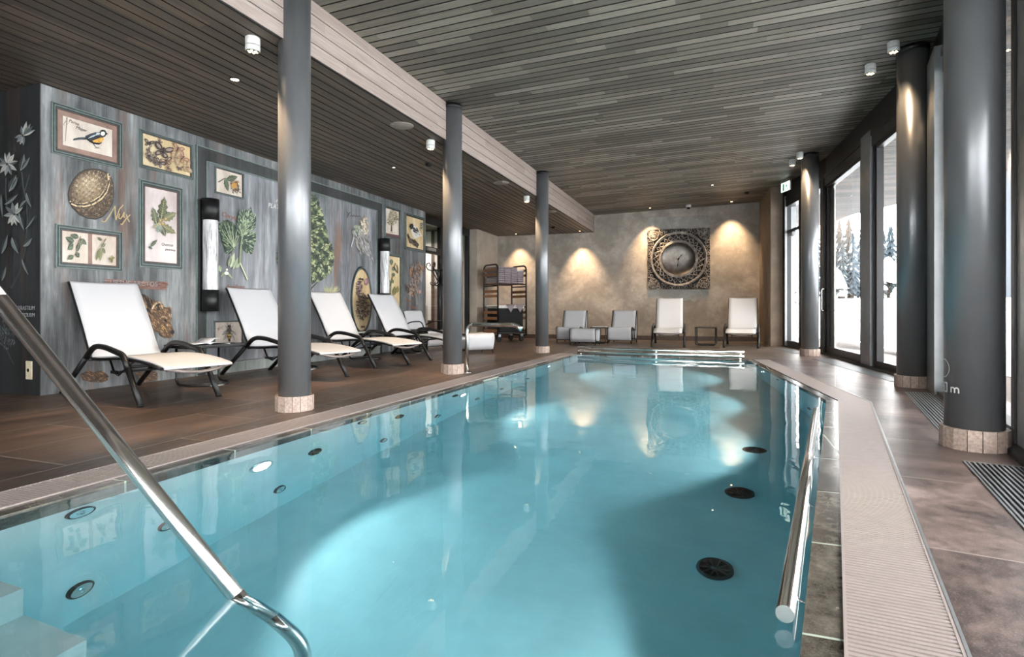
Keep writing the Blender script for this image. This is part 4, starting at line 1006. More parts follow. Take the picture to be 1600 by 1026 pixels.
for (y, z, lab) in ((2.58, -.49, 'round lit underwater lamp nearest the camera in the left pool wall'), (5.19, -.50, 'round lit underwater lamp beside the nearest left column reflection'), (8.0, -.5, 'round lit underwater lamp farthest away in the left pool wall')): disc('underwater_lamp', lw(y, z), LN, .085, lab, 'underwater lamp', 'lamp', 'underwater lamps')
RN = (-1, -.11, 0)
disc('underwater_lamp', (.735, 6.42, -.42), RN, .075, 'round lit underwater lamp in the right pool wall near its bend', 'underwater lamp', 'lamp', 'underwater lamps'); disc('underwater_lamp', (.536, 8.2, -.42), RN, .075, 'round lit underwater lamp at the far end of the right pool wall', 'underwater lamp', 'lamp', 'underwater lamps')
JL = [(1.61, -.25, 'jet', 'round jet nozzle just under the stone band at the left foreground', .06), (3.03, -.60, 'grid', 'dark round grille in the left pool wall right of the nearest lamp', .06), (2.72, -1.0, 'jet', 'low round outlet under the nearest lamp', .045), (1.61, -1.03, 'jet', 'low round outlet above the submerged steps', .055),
      (2.0, -.80, 'jet', 'round outlet just left of the foreground handrail', .05), (3.53, -.25, 'jet', 'shallow round nozzle near the nearest left column', .05), (4.03, -.48, 'grid', 'dark round grille between the two nearest lamps', .06), (3.8, -1.0, 'jet', 'low round outlet between the two nearest lamps', .045), (4.66, -1.0, 'jet', 'low round outlet left of the second lamp', .045), (5.02, -.40, 'grid', 'dark round grille right beside the second lamp', .055), (5.53, -1.0, 'jet', 'low round outlet just behind the second lamp', .045), (6.21, -1.0, 'jet', 'low round outlet below the water spout', .045), (7.11, -1.0, 'jet', 'low round outlet before the farthest left lamp', .045)]
for (y, z, kd, lab, r_) in JL: disc('wall_inlet', lw(y, z), LN, r_, lab, 'pool inlet', kd, 'round inlets in the left pool wall')
for (y, z, lab) in ((7.3, -.35, 'small dark inlet in the right pool wall between the two lamps'), (5.95, -.9, 'small dark inlet low in the right pool wall near the bend')): disc('wall_inlet', (.852-.1117*(y-5.452)-.001, y, z), RN, .045, lab, 'pool inlet', 'grid', 'inlets in the right pool wall')
for (x, y, lab) in ((.25, 4.73, 'dark round floor drain farthest from the camera'), (.12, 3.86, 'dark round floor drain in the middle of the row of three'), (-.02, 2.98, 'dark round floor drain nearest the camera')): disc('floor_drain', (x, y, ZB+.001), (0, 0, 1), .088, lab, 'floor drain', 'grid', 'floor drains on the pool bottom')

# ================================================================== PAINTED WALL
class Art:
    """coloured shapes traced on a wall plane; T = (x offset, y offset, scale) of the tracing"""
    def __init__(s, plane='X', T=(0, 0, 1), off=.004, seed=1, at=None):
        s.mb = MB(); s.plane = plane; s.T = T; s.k = 0; s.off = off; s.r = random.Random(seed); s.at = at
    def P(s, x, y, d):
        px, py = s.T[0]+x*s.T[2], s.T[1]+y*s.T[2]
        if s.plane == 'X': v, z = onX(px, py, MX); return Vector((MX+d, v, z))
        u, z = onY(px, py, 3.312); return Vector((u, 3.312-d, z))
    def poly(s, pts, c, jit=0):
        s.k += 1; d = s.off+.0004*min(s.k, 40)+.00002*(s.k % 50); c = hexc(c) if isinstance(c, str) else c
        f = s.mb.face([s.P(x+(s.r.uniform(-jit, jit) if jit else 0), y+(s.r.uniform(-jit, jit) if jit else 0), d) for x, y in pts], None, False, c)
    def var(s, c, v=.12):
        c = hexc(c) if isinstance(c, str) else c; k = 1+s.r.uniform(-v, v); return tuple(min(1, x*k) for x in c[:3])+(1,)
    def blob(s, x, y, rx, ry=None, c='#fff', n=12, rot=0, jit=.08):
        ry = ry or rx; P_ = []
        for i in range(n):
            a = 2*PI*i/n; q = 1+s.r.uniform(-jit, jit); u, v = rx*q*math.cos(a), ry*q*math.sin(a); P_.append((x+u*math.cos(rot)-v*math.sin(rot), y+u*math.sin(rot)+v*math.cos(rot)))
        s.poly(P_, c)
    def line(s, pts, w, c, taper=True):
        n = len(pts)
        for i in range(n-1):
            (x0, y0), (x1, y1) = pts[i], pts[i+1]; L = math.hypot(x1-x0, y1-y0) or 1; nx, ny = -(y1-y0)/L, (x1-x0)/L
            w0 = w*(1-.7*i/(n-1)) if taper else w; w1 = w*(1-.7*(i+1)/(n-1)) if taper else w
            s.poly([(x0-nx*w0, y0-ny*w0), (x1-nx*w1, y1-ny*w1), (x1+nx*w1, y1+ny*w1), (x0+nx*w0, y0+ny*w0)], c)
    def leaf(s, x0, y0, x1, y1, w, c, c2=None, vein=None, ser=0):
        L = math.hypot(x1-x0, y1-y0) or 1; ux, uy = (x1-x0)/L, (y1-y0)/L; nx, ny = -uy, ux; n = 9; A, B = [], []
        for i in range(n+1):
            t = i/n; q = w*math.sin(PI*t**.8)*(1+(ser if i % 2 else -ser)); A.append((x0+ux*L*t+nx*q, y0+uy*L*t+ny*q)); B.append((x0+ux*L*t-nx*q, y0+uy*L*t-ny*q))
        M_ = [(x0+ux*L*i/n, y0+uy*L*i/n) for i in range(n+1)]
        s.poly(A+M_[::-1][1:-1], c); s.poly(B+M_[::-1][1:-1], c2 or s.var(c, .3))
        if vein: s.line([(x0, y0), (x1, y1)], max(w*.07, .5), vein)
    def strokes(s, poly, n, L, w, cols, ang=None, spread=.8):
        xs = [p[0] for p in poly]; ys = [p[1] for p in poly]; k = 0; tries = 0
        while k < n and tries < n*20:
            tries += 1; x, y = s.r.uniform(min(xs), max(xs)), s.r.uniform(min(ys), max(ys)); ins = False
            for (a, b_) in zip(poly, poly[1:]+poly[:1]):
                if (a[1] > y) != (b_[1] > y) and x < (b_[0]-a[0])*(y-a[1])/(b_[1]-a[1])+a[0]: ins = not ins
            if not ins: continue
            k += 1; a = (ang(x, y) if callable(ang) else (ang if ang is not None else s.r.uniform(0, PI)))+s.r.uniform(-spread, spread); l = L*s.r.uniform(.5, 1.2); ww = w*s.r.uniform(.5, 1.2)
            c = cols(x, y) if callable(cols) else s.r.choice(cols); dx, dy = math.cos(a)*l/2, math.sin(a)*l/2; ex, ey = -math.sin(a)*ww/2, math.cos(a)*ww/2
            s.poly([(x-dx, y-dy), (x-ex-dx*.2, y-ey-dy*.2), (x+dx, y+dy), (x+ex, y+ey)], s.var(c, .15))
    def build(s, name, parent=None): return s.mb.build(name, M['paint'], parent, recalc=False)
def text(body, px, py, hpx, mat, name, parent, plane='X', shear=.2, rot=0, off=.012, wscale=1.0, kern=1.0):
    c = bpy.data.curves.new(name, 'FONT'); c.body = body; c.extrude = .0006; c.shear = shear; c.space_character = kern
    o = bpy.data.objects.new(name, c); COL.objects.link(o); c.materials.append(M[mat])
    if plane == 'X':
        y, z = onX(px, py, MX); d = -(MX)*SY+y*CY; p = Vector((MX+off, y, z)); R = Matrix(((0, 0, 1), (1, 0, 0), (0, 1, 0)))
    else:
        x, z = onY(px, py, 3.312); d = -x*SY+3.312*CY; p = Vector((x, 3.312-off, z)); R = Matrix(((1, 0, 0), (0, 0, -1), (0, 1, 0)))
    c.size = hpx*d/F*1.38
    R = R @ Matrix.Rotation(rot, 3, 'Z') @ Matrix.Diagonal((wscale, 1, 1))
    m4 = R.to_4x4(); m4.translation = p
    if parent is not None: m4 = Matrix.Translation(-Vector(parent.location)) @ m4
    o.matrix_local = m4
    bpy.context.view_layer.update(); me = bpy.data.meshes.new_from_object(o.evaluated_get(bpy.context.evaluated_depsgraph_get()))
    q = bpy.data.objects.new(name, me); COL.objects.link(q); q.parent = parent; q.matrix_local = m4; bpy.data.objects.remove(o); me.name = name; return q
M['ink_gold'] = simple('gold_ink', '#a08a62', .5); M['ink_dark'] = simple('dark_ink', '#4a3f3a', .7); M['ink_white'] = simple('white_ink', '#d4d4d2', .7); M['ink_grey'] = simple('grey_ink', '#8f9496', .7); M['ink_rust'] = simple('rust_ink', '#8f6250', .7)
def rect_world(L, TL, BL, R_, TR, BR):
    y0, z0 = onX(L, TL, MX); _, z1 = onX(L, BL, MX); y1, z2 = onX(R_, TR, MX); _, z3 = onX(R_, BR, MX); return y0, y1, (z1+z3)/2, (z0+z2)/2
def framed(quad, label, fw_=.05, mount=0, canvas='canvas', name='framed_picture', panels=None):
    """a picture hung on the mural wall: stepped frame, mount, canvas"""
    y0, y1, z0, z1 = rect_world(*quad); t = thing(name, label, 'picture', (MX, 0, 0))
    def ring(mb, a, d0, d1, m):  # a: inset, from a to b
        (i0, i1) = a
        Y0, Y1, Z0, Z1 = y0+i0, y1-i0, z0+i0, z1-i0; w_ = i1-i0
        for lo, hi in (((Y0, Z0), (Y1, Z0+w_)), ((Y0, Z1-w_), (Y1, Z1)), ((Y0, Z0+w_), (Y0+w_, Z1-w_)), ((Y1-w_, Z0+w_), (Y1, Z1-w_))): mb.box((d0, lo[0], lo[1]), (d1, hi[0], hi[1]), m)
    mb = MB(); f = fw_; ring(mb, (0, f*.12), .0, .020, M['frame_light']); ring(mb, (f*.12, f*.40), .0, .010, M['frame_teal']); ring(mb, (f*.40, f*.52), 0, .018, M['frame_light']); ring(mb, (f*.52, f*.85), 0, .013, M['frame_teal']); ring(mb, (f*.85, f), 0, .010, M['frame_brown'])
    mb.build('frame', parent=t)
    i = f
    if mount: mb = MB(); ring(mb, (f, f+mount), 0, .006, M['mat_rose']); mb.build('mount', parent=t); i = f+mount
    if panels:
        for (a, b_) in panels:
            mb = MB(); mb.box((0, y0+i+(y1-y0-2*i)*a, z0+i), (.003, y0+i+(y1-y0-2*i)*b_, z1-i), M[canvas]); mb.build('canvas', parent=t)
        mb = MB(); mb.box((0, y0+i, z0+i), (.0015, y1-i, z1-i), M['mat_rose']); mb.build('mount', parent=t)
    else: mb = MB(); mb.box((0, y0+i, z0+i), (.003, y1-i, z1-i), M[canvas]); mb.build('canvas', parent=t)
    return t
def attach(art, name, t):
    o = art.build(name); o.parent = t; o.matrix_parent_inverse = Matrix.Translation(-Vector(t.location)); return o
def rnd_leaves(a, cx_, cy_, R, n, cols, Lm, w):
    for i in range(n):
        an = a.r.uniform(0, 2*PI); q = R*a.r.random()**.6; x, y = cx_+q*math.cos(an), cy_+q*math.sin(an)*1.1; l = Lm*a.r.uniform(.6, 1.2); b_ = an+a.r.uniform(-.7, .7)
        a.leaf(x, y, x+l*math.cos(b_), y+l*math.sin(b_), w, a.var(a.r.choice(cols)))
# --- bird picture
t = framed((79.3, 158.2, 238.6, 190, 192.5, 264.3), 'framed picture of a black-headed yellow-bellied bird at the top left of the mural', .052, .045)
T1 = (75, 155, .1072); a = Art(T=T1, off=.006)
a.line([(268, 265), (266, 340), (256, 450), (246, 620)], 12, '#8d8274'); a.line([(268, 300), (215, 370), (235, 385)], 8, '#9b9080'); a.line([(262, 380), (300, 330)], 5, '#9b9080')
a.poly([(355, 602), (365, 575), (430, 560), (540, 552), (600, 520), (600, 570), (540, 590), (470, 588)], '#22262a'); a.line([(370, 590), (480, 574), (560, 560)], 5, '#6f7e88')
a.poly([(540, 575), (530, 540), (600, 505), (680, 482), (745, 478), (795, 545), (798, 590), (775, 630), (720, 662), (650, 652), (590, 618)], '#39424a')
a.poly([(640, 605), (700, 582), (755, 560), (797, 560), (800, 592), (780, 622), (735, 640), (690, 634), (650, 630)], '#d9a441'); a.strokes([(650, 605), (790, 565), (780, 620), (690, 634)], 26, 30, 8, ['#e8c070', '#c08a30', '#f0d090'], 0)
a.poly([(590, 600), (645, 628), (735, 642), (770, 636), (720, 664), (650, 655), (600, 628)], '#1c1e20'); a.poly([(545, 585), (560, 550), (640, 520), (730, 540), (740, 560), (660, 590), (600, 600)], '#20262b')
for i in range(7): a.line([(560+i*18, 575-i*6), (620+i*18, 535-i*6), (680+i*10, 525-i*5)], 4, '#93a5b0' if i % 2 else '#c6d2d8')
a.poly([(735, 480), (745, 455), (775, 445), (812, 455), (832, 490), (828, 520), (800, 555), (765, 548), (742, 520)], '#15181a'); a.blob(775, 505, 32, 30, '#e9e8e2'); a.blob(708, 505, 28, 20, '#b9c0c0'); a.poly([(828, 492), (855, 508), (828, 520)], '#151515'); a.blob(806, 488, 5, 5, '#d8d8d8')
a.line([(640, 652), (665, 690), (690, 712), (745, 722)], 6, '#3a332c'); a.line([(690, 712), (650, 716)], 4, '#3a332c'); a.line([(690, 712), (730, 700)], 4, '#3a332c'); attach(a, 'bird_painting', t)
text('Parus', 106, 190, 5, 'ink_dark', 'lettering', t, rot=-.12, off=.010); text('Major', 117, 201, 5, 'ink_dark', 'lettering', t, rot=-.05, off=.010)
# --- butterflies
t = framed((217.4, 201, 261.2, 300.7, 227, 281), 'framed picture of many butterflies below the ceiling, right of the bird picture', .035, 0, 'canvas_y')
a = Art(T=(210, 195, .0926), off=.006)
def butterfly(a, x, y, s_, rot, cols):
    for sx_ in (-1, 1):
        for (dx, dy, rx, ry, q) in ((.62, -.35, .62, .34, -.5), (.42, .40, .40, .30, .6)):
            u, v = sx_*dx*s_, dy*s_; X, Y_ = x+u*math.cos(rot)-v*math.sin(rot), y+u*math.sin(rot)+v*math.cos(rot)
            a.blob(X, Y_, rx*s_, ry*s_, cols[0], 9, rot+sx_*q*1.0, .12); a.blob(X, Y_, rx*s_*.58, ry*s_*.5, cols[1], 8, rot+sx_*q, .2)
            for k in range(3): a.line([(x, y), (X+a.r.uniform(-.3, .3)*s_, Y_+a.r.uniform(-.2, .2)*s_)], s_*.03, cols[0])
    a.line([(x+.4*s_*math.sin(rot), y-.4*s_*math.cos(rot)), (x-.45*s_*math.sin(rot), y+.45*s_*math.cos(rot))], s_*.09, '#2b2320')
dk = ('#3f3334', '#9b8b80'); md = ('#5f483f', '#b09a7c'); lt = ('#a48a70', '#bfa682'); rd = ('#8f6c58', '#b8967a')
for (x, y, s_, r_, c) in ((235, 310, 78, .3, dk), (390, 290, 66, -.6, md), (455, 440, 150, .35, dk), (215, 440, 52, 1.3, dk), (220, 530, 62, .2, dk), (310, 560, 52, -.4, dk), (400, 650, 82, .6, dk), (515, 620, 88, -.2, md), (330, 650, 48, .9, dk), (545, 730, 55, 1.2, md), (705, 410, 95, .5, rd), (670, 560, 110, 1.7, lt), (790, 560, 100, .9, rd), (870, 720, 85, 1.4, lt), (740, 740, 50, 0, dk), (255, 590, 50, 1, dk)): butterfly(a, x, y, s_, r_, c)
attach(a, 'butterfly_painting', t)
# --- oak leaves
t = framed((216.5, 279.4, 416.6, 284, 294, 421.3), 'tall framed picture of serrated green leaves and acorns left of the first wall lamp', .065, 0, 'canvas_l')
a = Art(T=(210, 270, .156), off=.006)
G1 = ['#5e6550', '#4b5444', '#7b7d5f', '#3f4a3c', '#8c8a68']
for (x0, y0, x1, y1, w, c) in ((262, 470, 298, 232, 46, '#59604a'), (215, 520, 175, 340, 34, '#535c4c'), (250, 520, 405, 610, 36, '#6b6a50'), (270, 470, 410, 400, 42, '#757a5c'), (255, 530, 300, 640, 24, '#4a5244'), (250, 520, 215, 600, 30, '#7f8c86'), (240, 500, 165, 560, 16, '#a6a184')):
    a.leaf(x0, y0, x1, y1, w, c, None, '#b0a880', .22)
    for k in range(7):
        f = .15+.1*k; mx, my = x0+(x1-x0)*f, y0+(y1-y0)*f
        for s_ in (-1, 1): a.line([(mx, my), (mx+(x1-x0)*.1-s_*(y1-y0)/260*w*.8, my+(y1-y0)*.1+s_*(x1-x0)/260*w*.8)], 2, '#9b9a76')
for (x, y) in ((250, 480), (275, 515), (245, 520), (305, 465)): a.blob(x, y, 20, 22, '#8d7a50'); a.blob(x-5, y-5, 9, 10, '#b8a878')
a.leaf(150, 740, 215, 665, 16, '#4f5a46', None, '#9b9a76', .1); a.leaf(165, 765, 128, 735, 12, '#5f6a5c'); attach(a, 'leaf_painting', t)
text('Quercus', 251, 383, 4.2, 'ink_dark', 'lettering', t, off=.010); text('petraea', 257, 391, 4.2, 'ink_dark', 'lettering', t, off=.010)
# --- two small panels
t = framed((86, 350, 417.5, 189.6, 362, 424.5), 'wide framed picture of two leafy sprigs below the walnut painting', .055, 0, 'canvas', panels=((0, .46), (.54, 1)))
a = Art(T=(80, 250, .1754), off=.006)
for (x0, y0, x1, y1, w, c) in ((200, 730, 120, 685, 26, '#4a5548'), (190, 760, 140, 800, 24, '#556052'), (240, 690, 165, 665, 24, '#465044'), (250, 700, 310, 755, 22, '#5c6656'), (240, 740, 225, 820, 18, '#4f5a4c'), (215, 820, 240, 870, 20, '#465044'), (190, 850, 135, 885, 22, '#56614f'), (185, 740, 150, 770, 20, '#3f4a3e'), (270, 700, 250, 770, 14, '#6f7863')): a.leaf(x0, y0, x1, y1, w, c, None, '#9aa184', .1)
a.line([(250, 680), (225, 760), (210, 830), (175, 860)], 4, '#6a5c46')
for (x0, y0, x1, y1, w, c) in ((440, 720, 405, 685, 12, '#5c6550'), (430, 770, 475, 745, 16, '#6a7358'), (425, 780, 385, 900, 15, '#6c704f'), (430, 790, 420, 905, 14, '#7c7c58'), (440, 780, 468, 835, 13, '#6a7358'), (525, 870, 525, 920, 12, '#6f6a42'), (520, 875, 495, 885, 9, '#7b7448'), (525, 875, 555, 868, 10, '#7b7448'), (525, 872, 530, 845, 8, '#8a8250')): a.leaf(x0, y0, x1, y1, w, c, None, '#b2b08a')
a.line([(475, 700), (440, 760), (420, 800)], 4, '#6a5c46'); attach(a, 'sprig_painting', t)
# --- walnut
t = thing('walnut_painting', 'painted walnut on the mural between the two wide framed pictures', 'painting', (MX, 0, 0)); a = Art(T=(80, 250, .1754), off=.003)
OUT = [(365, 85), (430, 92), (490, 120), (520, 155), (545, 215), (550, 300), (535, 390), (500, 450), (450, 500), (390, 520), (320, 512), (250, 480), (190, 420), (158, 360), (152, 300), (165, 240), (200, 175), (250, 120), (300, 95)]
a.poly([(x+(x-350)*.05, y+(y-300)*.05) for x, y in OUT], '#33302d'); a.strokes([(x+(x-350)*.12, y+(y-300)*.1) for x, y in OUT], 10, 20, 6, ['#3a3c3d', '#474a4c']); a.poly(OUT, '#5a4c3f')
SEAM = [(500, 130), (505, 190), (480, 270), (430, 335), (360, 380), (280, 402), (210, 400), (160, 378)]
def wcol(x, y):
    d = math.hypot(x-320, y-210); n = math.sin(x*.11)*math.sin(y*.13+x*.03)
    k = 1-d/330+.30*n
    return '#d6c6ac' if k > 1.0 else '#b9a78c' if k > .80 else '#99876f' if k > .62 else '#7a6a58' if k > .42 else '#5a4d42' if k > .22 else '#41372f'
for (dx, dy, q, c) in ((0, 0, .97, '#544639'), (-10, -15, .86, '#665644'), (-18, -30, .72, '#7b6954'), (-25, -45, .56, '#937f66'), (-30, -60, .38, '#a8947a')): a.blob(350+dx, 300+dy, 195*q, 212*q, c, 22, .3, .04)
a.strokes([(350+(x-350)*.95, 300+(y-300)*.95) for x, y in OUT], 800, 22, 12, wcol)
a.strokes([(170, 400), (300, 420), (430, 370), (510, 260), (545, 300), (500, 450), (390, 515), (250, 478)], 260, 22, 10, ['#57493c', '#43382f', '#705d4a', '#8c755a'])
a.line(SEAM, 9, '#2e2621', False); a.line([(x+6, y+12) for x, y in SEAM], 7, '#cdb892', False); a.line([(x+10, y+24) for x, y in SEAM], 3, '#3a3029', False); a.line([(x-8, y-10) for x, y in SEAM], 5, '#d9c49c', False)
attach(a, 'walnut', t)
a = Art(T=(80, 250, .1754), off=.024)
for L_ in ([(435, 540), (450, 553), (470, 545), (500, 500), (535, 440), (552, 410)], [(552, 410), (553, 460), (560, 535)], [(560, 535), (590, 440), (625, 400)], [(592, 478), (583, 515), (598, 525), (618, 500), (632, 465)], [(632, 465), (626, 505), (640, 512)], [(650, 485), (660, 520), (678, 552)], [(685, 488), (650, 520), (612, 575), (598, 570)]): a.line(L_, 5, '#b09a70', False)
attach(a, 'lettering', t)
# --- bear and banner
t = thing('bear_painting', 'painted brown bear head on the mural behind the nearest lounger', 'painting', (MX, 0, 0)); a = Art(T=(195, 425, .1169), off=.003)
NECK = [(-180, 300), (0, 290), (120, 300), (175, 300), (240, 290), (300, 330), (360, 370), (400, 390), (380, 560), (330, 640), (340, 800), (390, 830), (395, 900), (370, 1000), (250, 1000), (-60, 900), (-200, 600)]
HEAD = [(360, 400), (420, 385), (480, 410), (505, 460), (545, 475), (575, 455), (605, 480), (605, 550), (590, 570), (608, 620), (600, 690), (620, 740), (645, 790), (630, 840), (590, 885), (530, 880), (470, 850), (440, 800), (390, 800), (330, 770), (310, 680), (330, 600), (330, 500)]
a.poly(NECK, '#2e2621'); a.strokes(NECK, 420, 90, 16, ['#2a2320', '#4b392b', '#6f5238', '#3a2e26', '#8a6a48'], 1.0, .4)
a.strokes([(180, 400), (270, 400), (280, 520), (240, 580), (210, 520)], 60, 60, 16, ['#a5804f', '#c19a66', '#8a6840'], 1.2, .3)
a.poly(HEAD, '#5d4531'); a.strokes(HEAD, 420, 55, 13, lambda x, y: a.r.choice(['#4a3626', '#6f5239', '#8d6b49', '#3a2b20', '#a07d56']), .9, .5)
a.strokes([(330, 590), (390, 560), (420, 640), (400, 720), (340, 700)], 60, 50, 14, ['#a8845c', '#8d6b49', '#bf9a70'], 1.0, .4)
a.strokes([(480, 720), (560, 690), (600, 740), (590, 820), (520, 850), (460, 800)], 80, 46, 12, ['#a98253', '#8a6640', '#c2a076', '#6a4c33'], .8, .5)
a.strokes([(540, 560), (590, 560), (605, 660), (570, 690), (550, 620)], 40, 50, 9, ['#b59671', '#94754f'], 1.3, .2)
a.blob(435, 465, 46, 50, '#231b17', 12, .4); a.line([(340, 540), (345, 500), (370, 445), (410, 410), (455, 405), (480, 440), (478, 495)], 13, '#b79b7a', False); a.line([(342, 525), (352, 480), (385, 435)], 7, '#dcc7a8', False)
a.blob(583, 505, 20, 34, '#4b3829'); a.line([(560, 470), (585, 462), (600, 500)], 6, '#8f7355', False)
a.poly([(500, 640), (530, 625), (552, 650), (545, 668), (515, 655)], '#120e0c'); a.line([(470, 600), (520, 595), (545, 625)], 8, '#a98d6b', False); a.blob(500, 745, 24, 18, '#b98a45')
a.blob(622, 800, 24, 30, '#1d1715'); a.blob(606, 750, 16, 20, '#cdb196'); a.line([(455, 800), (500, 845), (560, 868), (605, 855)], 10, '#1b1512', False); a.line([(520, 820), (560, 835), (590, 825)], 7, '#b89b78', False)
a.k = 0; a.T = (0, 400, .2625)
for P_ in ([(475, 700), (520, 682), (560, 690), (600, 680), (640, 705), (640, 738), (600, 752), (540, 748), (490, 738)], [(800, 700), (840, 678), (885, 672), (930, 695), (925, 735), (880, 745), (830, 740)]): a.poly(P_, '#4f3f34'); a.strokes(P_, 70, 26, 7, ['#6f523b', '#8c6845', '#3a2d25'], .3, .5)
attach(a, 'bear_head', t)
t = thing('name_banner', 'dusty red painted banner reading URSUS ARCTOS above the nearest lounger', 'banner', (MX, 0, 0)); a = Art(T=(0, 400, .2625), off=.004)
a.poly([(622, 135), (800, 146), (985, 152), (1000, 165), (985, 178), (992, 202), (800, 192), (625, 176), (635, 155)], '#7e5a50'); a.strokes([(625, 140), (985, 156), (985, 198), (625, 172)], 120, 50, 5, ['#8d685d', '#6d4b43', '#9b7a6e'], .06, .1)
attach(a, 'ribbon', t); text('URSUS ARCTOS', 168.5, 444.2, 7.6, 'ink_grey', 'lettering', t, shear=.05, off=.026, wscale=1.02, kern=1.08)
# --- the dark painted band around the middle field
t = thing('painted_panel', 'lilac-grey painted field with wide dark border in the middle of the mural', 'panel', (MX, 0, 0))
y0, z0 = onX(307, 228, MX); y1, zz_ = onX(596, 318, MX); ztop = (z0+zz_)/2; yi0, zi0 = onX(321, 251, MX); yi1, zi1 = onX(588.5, 328.6, MX); zi = (zi0+zi1)/2; ZL = .13
b = MB(); 
for lo, hi in (((y0, 0), (yi0, ztop)), ((yi1, 0), (y1, ztop)), ((yi0, zi), (yi1, ztop))): b.box((0, lo[0], lo[1]), (.010, hi[0], hi[1]), M['band_dark'])
b.build('border', parent=t); b = MB(); e = .012
for lo, hi in (((y0-e, 0), (y0, ztop+e)), ((y1, 0), (y1+e, ztop+e)), ((y0, ztop), (y1, ztop+e)), ((yi0, ZL), (yi0+e, zi)), ((yi1-e, ZL), (yi1, zi)), ((yi0, zi-e), (yi1, zi))): b.box((0, lo[0], lo[1]), (.018, hi[0], hi[1]), M['frame_light'])
b.build('moulding', parent=t); b = MB(); b.box((0, yi0+e, ZL), (.0022, yi1-e, zi-e), M['mural_in']); b.build('field', parent=t)
b = MB(); b.box((0, yi0+.0, 0), (.07, yi1, ZL-.015), M['concrete']); b.box((0, yi0, ZL-.015), (.085, yi1, ZL), M['concrete']); b.build('ledge', parent=t)
# --- hazelnut picture
t = framed((334.7, 259.5, 301.4, 380, 270.7, 312), 'small framed picture of a hazelnut above the first wall lamp', .024, 0, 'canvas'); a = Art(T=(320, 240, .2048), off=.006)
a.leaf(160, 200, 250, 175, 24, '#55614e', None, '#8a9478', .1); a.leaf(150, 190, 175, 290, 18, '#4a5746', None, '#8a9478', .1); a.line([(98, 218), (150, 186), (175, 195)], 4, '#2f2a26'); a.strokes([(190, 210), (245, 205), (265, 300), (200, 300)], 90, 30, 5, ['#5a4a38', '#8a6f4c', '#3f352a'], 1.2); a.blob(212, 245, 22, 24, '#b98b4c'); a.blob(205, 238, 10, 11, '#d9b273'); a.blob(235, 225, 15, 16, '#a87c44'); a.line([(245, 225), (262, 245), (240, 268)], 5, '#d6cdbb', False)
attach(a, 'hazelnut_painting', t)
# --- big leaves
t = thing('hazel_leaf_painting', 'large green leaves with pale pods painted beside the first wall lamp', 'painting', (MX, 0, 0)); a = Art(T=(320, 240, .2048), off=.006)
def bigleaf(P_, base, cols, n):
    cx_ = sum(p[0] for p in P_)/len(P_); cy_ = sum(p[1] for p in P_)/len(P_)
    S_ = []
    for (p, q) in zip(P_, P_[1:]+P_[:1]):
        for k in range(3):
            f = k/3; x, y = p[0]+(q[0]-p[0])*f, p[1]+(q[1]-p[1])*f; g = .06 if k == 1 else 0; S_.append((x+(x-cx_)*g, y+(y-cy_)*g))
    a.poly(S_, '#33413a'); a.strokes(P_, n, 34, 8, cols, lambda x, y: math.atan2(y-base[1], x-base[0]), .15)
    for p in P_:
        f = .93; a.line([base, (base[0]+(p[0]-base[0])*f, base[1]+(p[1]-base[1])*f)], 3.2, '#a9b795')
LC = ['#5e7058', '#7f9277', '#46564a', '#93a588', '#38483f', '#b4c1a4']
bigleaf([(90, 545), (130, 520), (160, 505), (200, 520), (240, 560), (255, 620), (245, 680), (215, 730), (195, 755), (160, 765), (130, 690), (110, 610)], (210, 715), ['#4c5e50', '#67795f', '#3b4a42', '#84967a'], 240)
bigleaf([(245, 600), (235, 520), (250, 455), (290, 430), (325, 440), (340, 408), (352, 450), (378, 480), (378, 560), (330, 600), (275, 628)], (278, 620), LC, 260)
bigleaf([(270, 640), (310, 610), (375, 595), (380, 650), (365, 700), (350, 765), (310, 755), (285, 740), (265, 690)], (272, 655), LC, 180)
for (x0, y0, x1, y1, w, c) in ((185, 870, 215, 755, 18, '#b8c2a4'), (205, 880, 245, 790, 16, '#8e9c7c'), (170, 860, 190, 780, 14, '#6f7f62'), (230, 870, 262, 830, 13, '#a5b090'), (110, 900, 100, 850, 16, '#8c9a7a'), (150, 900, 110, 940, 12, '#7a8a6a'), (160, 905, 200, 955, 9, '#93a082')): a.leaf(x0, y0, x1, y1, w, c, None, '#dfe4cf')
a.line([(278, 620), (262, 740), (258, 830), (290, 900), (318, 962)], 6, '#8f9c78', False); a.line([(258, 830), (315, 960)], 3, '#d8dcc2', False); a.line([(205, 720), (190, 770)], 5, '#5a684e'); a.blob(155, 912, 16, 14, '#e9e8da'); a.blob(158, 885, 9, 9, '#dcdcc8'); attach(a, 'leaves', t)
text('Corylus', 345, 337, 8, 'ink_rust', 'lettering', t, rot=-.12, off=.010); text('Avellana', 352, 452, 8, 'ink_rust', 'lettering', t, rot=.05, off=.010)
